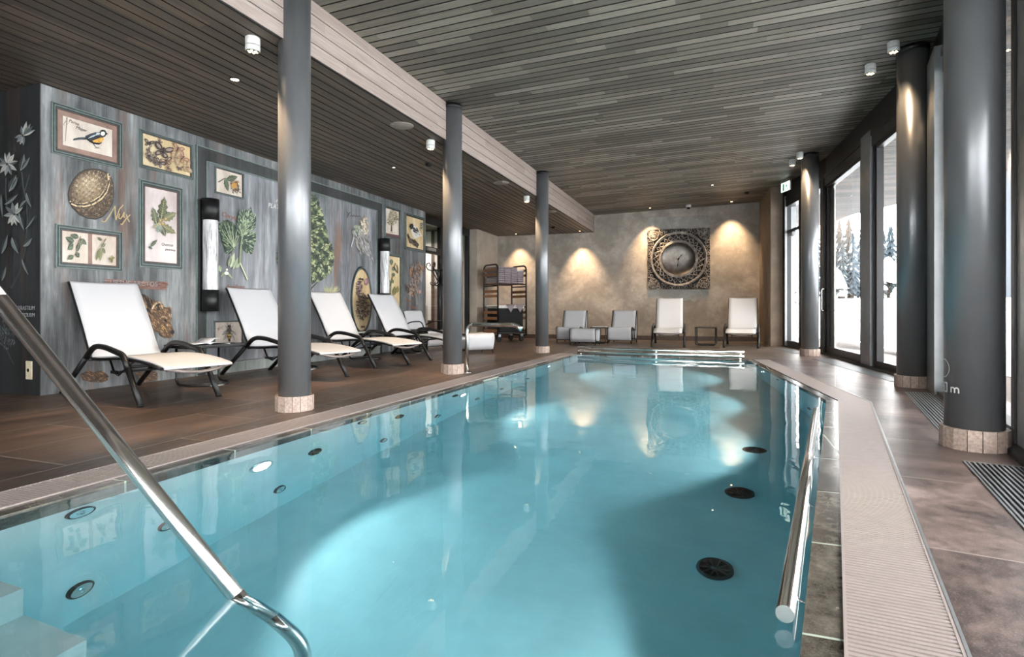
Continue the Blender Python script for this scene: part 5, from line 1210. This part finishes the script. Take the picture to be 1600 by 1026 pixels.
# --- bee picture
t = framed((333.4, 499.8, 541, 379.3, 500.8, 536.5), 'low framed picture of a honey bee behind the side table with the magazine', .022, 0, 'canvas', name='framed_picture'); a = Art(T=(0, 400, .2625), off=.006)
for s_ in (-1, 1):
    a.leaf(1360, 450, 1360+s_*38, 505, 9, '#b9b2a6', '#a09a90'); a.leaf(1360, 440, 1360+s_*45, 470, 9, '#aaa398', '#8f897f')
    for q in ((25, -28), (32, 10), (26, 40)): a.line([(1360, 440), (1360+s_*q[0], 440+q[1])], 2, '#2a2421')
    a.line([(1360, 415), (1360+s_*14, 396)], 1.6, '#2a2421')
a.blob(1360, 418, 11, 9, '#2b2623'); a.blob(1360, 440, 14, 14, '#4a4038'); a.blob(1360, 475, 13, 24, '#33291f'); a.blob(1360, 470, 11, 7, '#c29b4a'); a.blob(1360, 486, 10, 4, '#a8843f'); a.blob(1360, 500, 7, 10, '#1b1613'); a.strokes([(1285, 415), (1320, 415), (1320, 440), (1285, 440)], 22, 24, 3, ['#9a7a6c', '#b49a8c'])
attach(a, 'bee_painting', t)
# --- plane tree
t = thing('tree_painting', 'painted broad green tree on the mural partly behind the nearest column', 'painting', (MX, 0, 0)); a = Art(T=(0, 0, 1), off=.006)
CR = [(476, 303), (490, 305), (500, 325), (506, 350), (512, 372), (519, 392), (521, 408), (515, 424), (502, 438), (488, 441), (470, 446), (452, 440), (438, 428), (431, 408), (434, 385), (441, 360), (450, 335), (462, 312)]
a.line([(476, 500), (477, 470), (474, 440), (476, 400)], 3.5, '#3d3831'); a.line([(477, 470), (486, 450), (500, 436)], 1.6, '#3d3831'); a.line([(475, 455), (462, 440), (448, 425)], 1.6, '#3d3831')
a.poly(CR, '#36423a'); a.strokes(CR, 1300, 7, 4.0, lambda x, y: a.r.choice(['#6f7c5c', '#8f9a74', '#b3b78c', '#56654e'] if math.sin(x*.35)*math.sin(y*.28) > -.1 else ['#3a473d', '#2b3630', '#4b5a48']))
attach(a, 'tree_crown', t); text('ACER', 429.5, 316, 6.5, 'ink_white', 'lettering', t, shear=.25, off=.012); text('PLATANOIDES', 417.5, 323.5, 7.5, 'ink_white', 'lettering', t, shear=.25, off=.012)
# --- dried herb and yellow sprig
t = thing('herb_painting', 'painted pale hanging blossom near the top right of the lilac-grey field', 'painting', (MX, 0, 0)); a = Art(T=(480, 290, .234), off=.006)
P1 = [(350, 230), (375, 205), (395, 225), (400, 290), (395, 330), (360, 330), (350, 280)]; a.strokes(P1, 110, 26, 12, ['#cfc4ae', '#b3a58f', '#8b7f70', '#e3dbc8'], 1.3)
a.strokes([(300, 320), (350, 300), (400, 330), (430, 480), (415, 510), (370, 420), (355, 470), (325, 400)], 190, 60, 9, ['#8f9296', '#b9bbbd', '#6d6a68', '#5a544f', '#a89f97'], 1.25, .35); a.line([(350, 300), (310, 330), (285, 410)], 3, '#c9cccd', False); a.blob(322, 275, 16, 14, '#8c9382'); a.strokes([(300, 265), (345, 265), (345, 330), (305, 330)], 50, 24, 8, ['#5b6656', '#8b947d', '#aab09b'])
attach(a, 'blossom', t)
a = Art(T=(480, 290, .234), off=.007); a.line([(262, 175), (275, 190), (262, 215)], 3, '#4a4643', False); a.line([(262, 198), (285, 178)], 3, '#4a4643', False); a.line([(285, 205), (295, 195), (300, 208), (310, 196), (316, 208), (326, 198), (333, 208), (345, 200), (352, 210)], 2.4, '#4a4643', False); attach(a, 'lettering', t)
t = thing('sprig_painting', 'small yellow-green painted sprig above the third lounger back', 'painting', (MX, 0, 0)); a = Art(T=(480, 290, .234), off=.006)
for k in range(26): an = -PI/2+a.r.uniform(-.9, .9); l = a.r.uniform(40, 90); a.leaf(155, 735, 155+l*math.cos(an), 735+l*math.sin(an), 5, a.var('#a9a884', .2))
attach(a, 'sprig', t)
# --- oval picture
yc, zc = onX(564.3, 468.5, MX); ya, _ = onX(548, 468, MX); yb, _ = onX(581.5, 468, MX); _, zt = onX(564.3, 416, MX); _, zb = onX(564.3, 521.6, MX); RY, RZ = (yb-ya)/2, (zt-zb)/2; zc = (zt+zb)/2
t = thing('oval_picture', 'tall oval framed picture of brown dried flowers in a dark green frame', 'picture', (MX, 0, 0)); b = MB()
def oval(s_, d): return [Vector((d, yc+RY*s_*math.cos(2*PI*k/48)-(1-1)*0, zc+RZ*(1-(1-s_)*RY/RZ)*math.sin(2*PI*k/48))) for k in range(48)]
for (s0, s1, d0, d1, m) in ((1.0, .95, 0, .03, 'frame_teal'), (.95, .925, .03, .026, 'frame_light'), (.925, .87, .026, .018, 'frame_teal'), (.87, .85, .018, .02, 'frame_light'), (.85, .82, .014, .012, 'frame_brown')):
    A_, B_ = oval(s0, d0), oval(s1, d1)
    for k in range(48): j = (k+1) % 48; b.face([A_[k], A_[j], B_[j], B_[k]], M[m], True)
b.build('frame', parent=t, recalc=False); b = MB(); b.face(oval(.825, .011)); b.build('canvas', M['canvas_y'], t, recalc=False)
a = Art(T=(480, 290, .234), off=.013)
a.strokes([(320, 660), (345, 610), (365, 620), (360, 680), (335, 740), (322, 720)], 80, 26, 9, ['#4d3f41', '#6b5558', '#8d7577', '#3a3032']); a.strokes([(330, 740), (360, 710), (400, 750), (405, 850), (365, 905), (325, 870), (318, 800)], 230, 30, 9, ['#3e3432', '#5c4a44', '#7d675a', '#2c2523', '#8f8370']); a.blob(388, 640, 14, 26, '#8d6a70', 10, .3); a.blob(382, 640, 7, 14, '#b08f90'); a.poly([(348, 935), (376, 935), (376, 948), (348, 948)], '#6b4a38')
attach(a, 'dried_flower_painting', t)
# --- right-hand pictures
t = framed((600.2, 320.5, 370.6, 624.8, 327.6, 375.7), 'small framed picture of a single tree above the second wall lamp', .045, 0, 'canvas'); a = Art(T=(590, 300, .2047), off=.006)
a.line([(103, 300), (104, 260), (106, 220)], 7, '#4f4238'); a.line([(104, 250), (80, 210)], 3, '#4f4238'); a.line([(105, 240), (130, 205)], 3, '#4f4238'); a.strokes([(65, 230), (75, 170), (105, 135), (140, 160), (152, 210), (130, 250), (80, 255)], 170, 14, 6, ['#8b8868', '#6a6a4d', '#a9a080', '#9c8e60', '#54543e']); a.strokes([(85, 300), (125, 305), (125, 312), (85, 308)], 12, 20, 4, ['#8a7a5a'], 0, .2); a.poly([(56, 312), (163, 332), (163, 352), (56, 332)], '#5a3f42'); attach(a, 'tree_study', t)
t = framed((632, 332.8, 390, 663.3, 339, 395), 'framed picture of a black and white bird on a branch, rightmost on the mural', .06, 0, 'canvas_y'); a = Art(T=(590, 300, .2047), off=.006)
a.poly([(222, 330), (230, 310), (245, 350), (290, 370), (315, 400), (300, 428), (270, 395), (240, 390)], '#3a302a'); a.strokes([(225, 320), (245, 350), (310, 400), (300, 425), (235, 385)], 60, 22, 7, ['#52443a', '#2a221e', '#7a685a'], .7)
a.poly([(235, 268), (240, 248), (258, 240), (270, 255), (295, 270), (315, 300), (333, 335), (300, 345), (275, 360), (262, 340), (252, 310), (245, 285)], '#d8d4cc'); a.poly([(236, 266), (242, 246), (258, 240), (268, 256), (262, 280), (246, 286)], '#1f1e1e'); a.poly([(262, 270), (295, 272), (312, 305), (285, 315), (262, 300)], '#2c2a2c'); a.strokes([(262, 270), (300, 278), (325, 330), (280, 330)], 46, 20, 4, ['#2c2a2c', '#8a8a90', '#f0ede6'], .9, .3); a.poly([(236, 258), (228, 264), (238, 268)], '#2a2522'); a.line([(278, 358), (276, 375)], 3, '#4a3a30'); a.strokes([(318, 230), (338, 230), (338, 290), (320, 290)], 26, 14, 5, ['#5b6670', '#3f4850']); attach(a, 'magpie_painting', t)
t = framed((598.5, 394.8, 500, 626.4, 398, 499), 'tall narrow framed picture of round green leaves beside the second wall lamp', .05, 0, 'canvas_y'); a = Art(T=(590, 300, .2047), off=.006)
for (x0, y0, x1, y1, w, c) in ((102, 510, 103, 560, 14, '#5e6e5c'), (110, 600, 128, 568, 13, '#5c6c58'), (105, 640, 130, 620, 15, '#4f604e'), (108, 665, 115, 700, 10, '#5c6a4f'), (118, 790, 128, 715, 17, '#6b6a40'), (140, 770, 152, 715, 14, '#7a7446'), (120, 850, 145, 890, 19, '#47543f'), (125, 880, 110, 930, 15, '#55614b'), (90, 720, 80, 660, 14, '#5e6e5c'), (95, 850, 75, 800, 14, '#5c6a4f')): a.leaf(x0, y0, x1, y1, w, c, None, '#a3a584')
a.line([(130, 540), (120, 570), (145, 620), (147, 580), (140, 555)], 3, '#4b4a36', False); a.line([(108, 640), (95, 700), (92, 780)], 3, '#5b5340', False); attach(a, 'leaf_study', t)
t = thing('thistle_painting', 'painted brown dried thistle below the rightmost framed bird', 'painting', (MX, 0, 0)); a = Art(T=(590, 300, .2047), off=.006)
a.line([(300, 860), (290, 760), (285, 660), (300, 540)], 9, '#7f7b78'); a.strokes([(240, 580), (265, 560), (300, 530), (345, 560), (335, 650), (300, 720), (310, 770), (240, 800), (215, 730), (250, 690)], 230, 46, 8, ['#5a4a40', '#8a7060', '#a98a72', '#3c3532', '#9aa0a2', '#6d6058'], 1.2, .8); a.poly([(235, 590), (255, 575), (258, 640), (243, 640)], '#a5785a'); a.poly([(325, 560), (345, 565), (340, 600), (325, 600)], '#a07258'); a.leaf(205, 700, 245, 790, 7, '#4a4644'); a.leaf(330, 600, 328, 690, 8, '#8b8f90'); a.blob(315, 760, 10, 14, '#b08a7c'); a.blob(243, 770, 10, 12, '#b08a7c'); attach(a, 'thistle', t)
text('Silybum', 632, 470, 5.5, 'ink_rust', 'lettering', t, rot=-.1, off=.010, kern=.9); text('Marianum', 637, 480, 5.5, 'ink_rust', 'lettering', t, rot=-.1, off=.010, kern=.9)
for (q, lab) in (((634.5, 500.5, 523, 645, 501.5, 522), 'tiny framed picture low on the mural, left of two'), ((648, 500.5, 521.5, 657.5, 501.2, 521), 'tiny framed picture low on the mural, right of two by the armchair')):
    t = framed(q, lab, .03, 0, 'canvas_y'); a = Art(T=(0, 0, 1), off=.006, seed=int(q[0])); c_ = (q[0]+q[3])/2
    a.strokes([(c_-2.5, 506), (c_+2.5, 506), (c_+2.5, 517), (c_-2.5, 517)], 40, 5, 1.4, ['#3c342c', '#6b5a40', '#2a2622']); attach(a, 'motif', t)
# --- flowers on the dark end wall
t = thing('flower_painting', 'pale grey painted flowers on the dark end of the mural wall', 'painting', (0, 3.312, 0)); a = Art(plane='Y', T=(0, 170, .224), off=.003, seed=5)
FC = ['#8f9392', '#a9aca9', '#747a7b', '#bcbdb6', '#5f6668']
def stem(P_, w=4, c='#4c5355'): a.line(P_, w, c, False)
stem([(45, 480), (42, 560), (50, 680)]); stem([(155, 440), (165, 540), (190, 650), (195, 780), (190, 900)]); stem([(210, 460), (180, 570)], 3); stem([(100, 860), (88, 960), (80, 1100), (75, 1250)], 6, '#2f3436'); stem([(190, 860), (180, 1000), (140, 1150), (85, 1250)], 6, '#3b4143'); stem([(195, 830), (265, 745)], 3)
def flower(x, y, L, angs, w):
    for an in angs: a.leaf(x, y, x+L*math.cos(an), y+L*math.sin(an)*1.15, w, a.var(a.r.choice(FC), .1), a.var(a.r.choice(FC), .1), '#4a5052')
    a.blob(x, y, 9, 10, '#4a463a')
flower(67, 388, 75, [-2.6, -1.9, -1.45, -.95, -.25, .55, 1.15, 1.75, 2.3, 3.1], 14); flower(115, 735, 75, [-2.5, -1.75, -1.2, -.6, 3.0, 1.3, 1.8, 2.2, .9], 14)
flower(178, 190, 60, [2.9, 2.4, 1.95, 1.5, -1.8], 13); flower(180, 190, 90, [-1.3, -.95, -.7, -.4], 13)
for (x0, y0, x1, y1, w) in ((160, 435, 185, 320, 22), (165, 430, 225, 340, 14), (80, 580, 130, 465, 24), (100, 560, 140, 480, 12), (50, 670, 140, 600, 16), (25, 600, 35, 760, 10), (200, 590, 235, 690, 16), (150, 730, 185, 850, 16), (200, 640, 150, 700, 14), (30, 1010, 70, 880, 16), (100, 900, 145, 1010, 22), (180, 960, 240, 905, 20), (195, 840, 262, 745, 10), (30, 1200, 60, 1100, 12), (170, 1050, 215, 1160, 12)): a.leaf(x0, y0, x1, y1, w, a.var('#6a7173', .25), a.var('#3d4446', .25), '#a2a7a5')
attach(a, 'flowers', t); a = Art(plane='Y', T=(0, 400, .2625), off=.003, seed=9)
a.strokes([(5, 420), (40, 370), (95, 420), (100, 520), (50, 560), (5, 520)], 150, 26, 3, ['#6e7577', '#8b9193', '#4d5456'], 1.4, .7); stem([(45, 540), (95, 640)], 2); attach(a, 'roots', t)
text('CERASTIUM', 27, 484, 6.5, 'ink_grey', 'lettering', t, 'Y', .15, wscale=.95); text('LATIFOLIUM', 28, 494.5, 6, 'ink_grey', 'lettering', t, 'Y', .15, wscale=.95)
# --- wall lamps
def wall_lamp(px, ytop, ybot, label):
    y, zt_ = onX(px, ytop, MX+.12); _, zb_ = onX(px, ybot, MX+.12); t = thing('wall_lamp', label, 'wall lamp', (MX+.11, y, 0), 0, 'wall lamps on the mural'); h_ = (zt_-zb_)*.19
    for (a_, c_) in ((zt_-h_, zt_), (zb_, zb_+h_)):
        b = MB(); b.lathe([(.094, a_), (.094, c_)], m=M['black_metal'], seg=32); b.build('cap', parent=t)
    b = MB(); b.box((-.11, -.05, zb_), (-.095, .05, zt_), M['black_metal']); b.box((-.1, -.02, zb_+.05), (-.06, .02, zb_+.09), M['black_metal']); b.box((-.1, -.02, zt_-.09), (-.06, .02, zt_-.05), M['black_metal']); b.build('wall_bracket', parent=t)
    b = MB(); b.lathe([(.082, zb_+h_-.02), (.082, zt_-h_+.02)], m=M['lamp_glass'], seg=32, caps=False); b.build('glass_tube', parent=t); return t
M['lamp_glass'] = (lambda s: (s.base(s.ramp(s.noise(s.mapped(s.obj(), scale=(9, 9, .8)), 3, 5, .7), [(.38, '#6f7275'), (.47, '#a9abad'), (.56, '#c8c8ca')])), s.set(rough=.15, ec=hexc('#eef0f4'), es=.03), s.m)[-1])(N('streaked_white_lamp_glass'))
wall_lamp(330, 311, 486, 'black and white tube wall lamp at the left border of the mural field'); wall_lamp(602, 372.7, 478, 'black and white tube wall lamp at the right border of the mural field')

# ================================================================== CLOCK
CA = math.atan2((WB-WA).y, (WB-WA).x); c0 = fw(1060, 404.5, .0); RW = .76
t = thing('wall_clock', 'large square carved pewter wall clock with a round silver dish', 'clock', tuple(c0), CA)
def cp(x, z, d=.03): return (x, -d, z)      # local: x right, z up, -y towards the room
BM = M['clock_metal']
M['clock_back'] = simple('dark_recess_metal', '#1d1916', .7)
def rring(b, r, w, d0=.03, seg=56, c=(0, 0)): b.tube([cp(c[0]+r*math.cos(2*PI*k/seg), c[1]+r*math.sin(2*PI*k/seg), d0) for k in range(seg)], w, BM, 8, closed=True)
b = MB(); b.box((-.745, -.012, -.745), (.745, -.001, .745), M['clock_back']); b.build('backing', parent=t)
b = MB(); rring(b, .66, .022, .055); rring(b, .63, .010, .045)
b.build('outer_ring', parent=t); b = MB(); rring(b, .455, .018, .055); rring(b, .425, .016, .06); rring(b, .40, .010, .05); b.build('inner_ring', parent=t)
b = MB(); prof = [(.40, .075), (.37, .055), (.31, .035), (.22, .022), (.12, .016), (0, .014)]
b.lathe([(r_, z_) for r_, z_ in prof], (0, 0, 0), M['clock_dish'], 56, Matrix.Rotation(PI/2, 4, 'X'), caps=False); b.build('dish', parent=t, recalc=True)
def spiral(b, x, z, r, a0, turns, w, sgn=1, d=.03):
    b.tube([cp(x+r*(1-.75*k/16)*math.cos(a0+sgn*turns*2*PI*k/16), z+r*(1-.75*k/16)*math.sin(a0+sgn*turns*2*PI*k/16), d) for k in range(17)], [w*(1-.4*k/16) for k in range(17)], BM, 6)
b = MB()   # band of scrolls between the rings
n = 26
for k in range(n):
    a0 = 2*PI*k/n; x, z = .545*math.cos(a0), .545*math.sin(a0); sg = 1 if k % 2 else -1
    spiral(b, x, z, .062, a0+PI/2*sg, 1.15, .011, sg, .035); x2, z2 = .545*math.cos(a0+PI/n), .545*math.sin(a0+PI/n)
    b.tube([cp(.47*math.cos(a0), .47*math.sin(a0), .03), cp(x2*.98, z2*.98, .045), cp(.625*math.cos(a0+2*PI/n), .625*math.sin(a0+2*PI/n), .03)], .010, BM, 6)
b.build('scroll_band', parent=t); b = MB()
E_ = RW-.015
b.tube([cp(-E_, -E_), cp(E_, -E_), cp(E_, E_), cp(-E_, E_)], .010, BM, 8, closed=True)
for s_ in range(4):
    ca, sa = [(1, 0), (0, 1), (-1, 0), (0, -1)][s_]
    for k in range(15):
        u_ = -E_+.05+k*(2*E_-.1)/14; v_ = E_-.035; sg = 1 if k % 2 else -1
        X = u_*ca-v_*sa; Z = u_*sa+v_*ca; spiral(b, X, Z, .046, k*1.1+s_, 1.1, .009, sg, .028)
        if abs(u_) > .22: v2 = E_-.10; spiral(b, u_*ca-v2*sa, u_*sa+v2*ca, .045, k*1.7+s_, 1.1, .009, -sg, .03)
b.build('border', parent=t)
for sx_ in (-1, 1):
    for sz_ in (-1, 1):
        b = MB(); X, Z = sx_*.60, sz_*.60
        rring(b, .115, .011, .035, 30, (X, Z))
        for k in range(4):
            an = PI/4+PI/2*k
            for g in (-.35, .35): b.tube([cp(X, Z, .04), cp(X+.055*math.cos(an+g), Z+.055*math.sin(an+g), .045), cp(X+.105*math.cos(an), Z+.105*math.sin(an), .035)], .009, BM, 6)
            spiral(b, X+.06*math.cos(an+PI/4), Z+.06*math.sin(an+PI/4), .035, an, 1.0, .007, 1, .04)
        b.lathe([(.022, 0), (.014, .02), (0, .024)], cp(X, Z, .035), BM, 12, Matrix.Rotation(PI/2, 4, 'X'))
        b.tube([cp(sx_*E_, sz_*.46), cp(sx_*.70, sz_*.45, .04), cp(sx_*.58, sz_*.47)], .010, BM, 6); b.tube([cp(sx_*.46, sz_*E_), cp(sx_*.45, sz_*.70, .04), cp(sx_*.47, sz_*.58)], .010, BM, 6)
        b.build('corner_rosette', parent=t)
for (nm, an, L_, w) in (('hour_hand', math.radians(50), .17, .012), ('minute_hand', math.radians(-97), .26, .010)):
    b = MB(); dx, dz = math.cos(an), math.sin(an); ex, ez = -dz, dx
    pts = [(-.05, 0), (.0, w*.5), (L_*.45, w*.6), (L_*.6, w*1.8), (L_*.75, w*.5), (L_, 0), (L_*.75, -w*.5), (L_*.6, -w*1.8), (L_*.45, -w*.6), (0, -w*.5)]
    A_ = [b.bm.verts.new(cp(u_*dx+v_*ex, u_*dz+v_*ez, .050)) for u_, v_ in pts]; B_ = [b.bm.verts.new(cp(u_*dx+v_*ex, u_*dz+v_*ez, .054)) for u_, v_ in pts]
    b.face(A_); b.face(B_[::-1])
    for k in range(len(pts)): j = (k+1) % len(pts); b.face([A_[k], A_[j], B_[j], B_[k]])
    b.build(nm, M['black_metal'], t)
b = MB(); b.lathe([(.022, 0), (.022, .058), (0, .06)], m=M['black_metal'], seg=14, mat=Matrix.Rotation(PI/2, 4, 'X')); b.build('hub', parent=t)

# unseen lamps added to brighten the corridor behind the glass screen
downlight(-7.0, 11.1, ZLOW, 'added unseen downlight brightening the corridor behind the glass screen', 110, size=140, color=(1, .96, .9))
downlight(-7.0, 12.3, ZLOW, 'added unseen downlight brightening the corridor near the small exit sign', 110, size=140, color=(1, .96, .9))
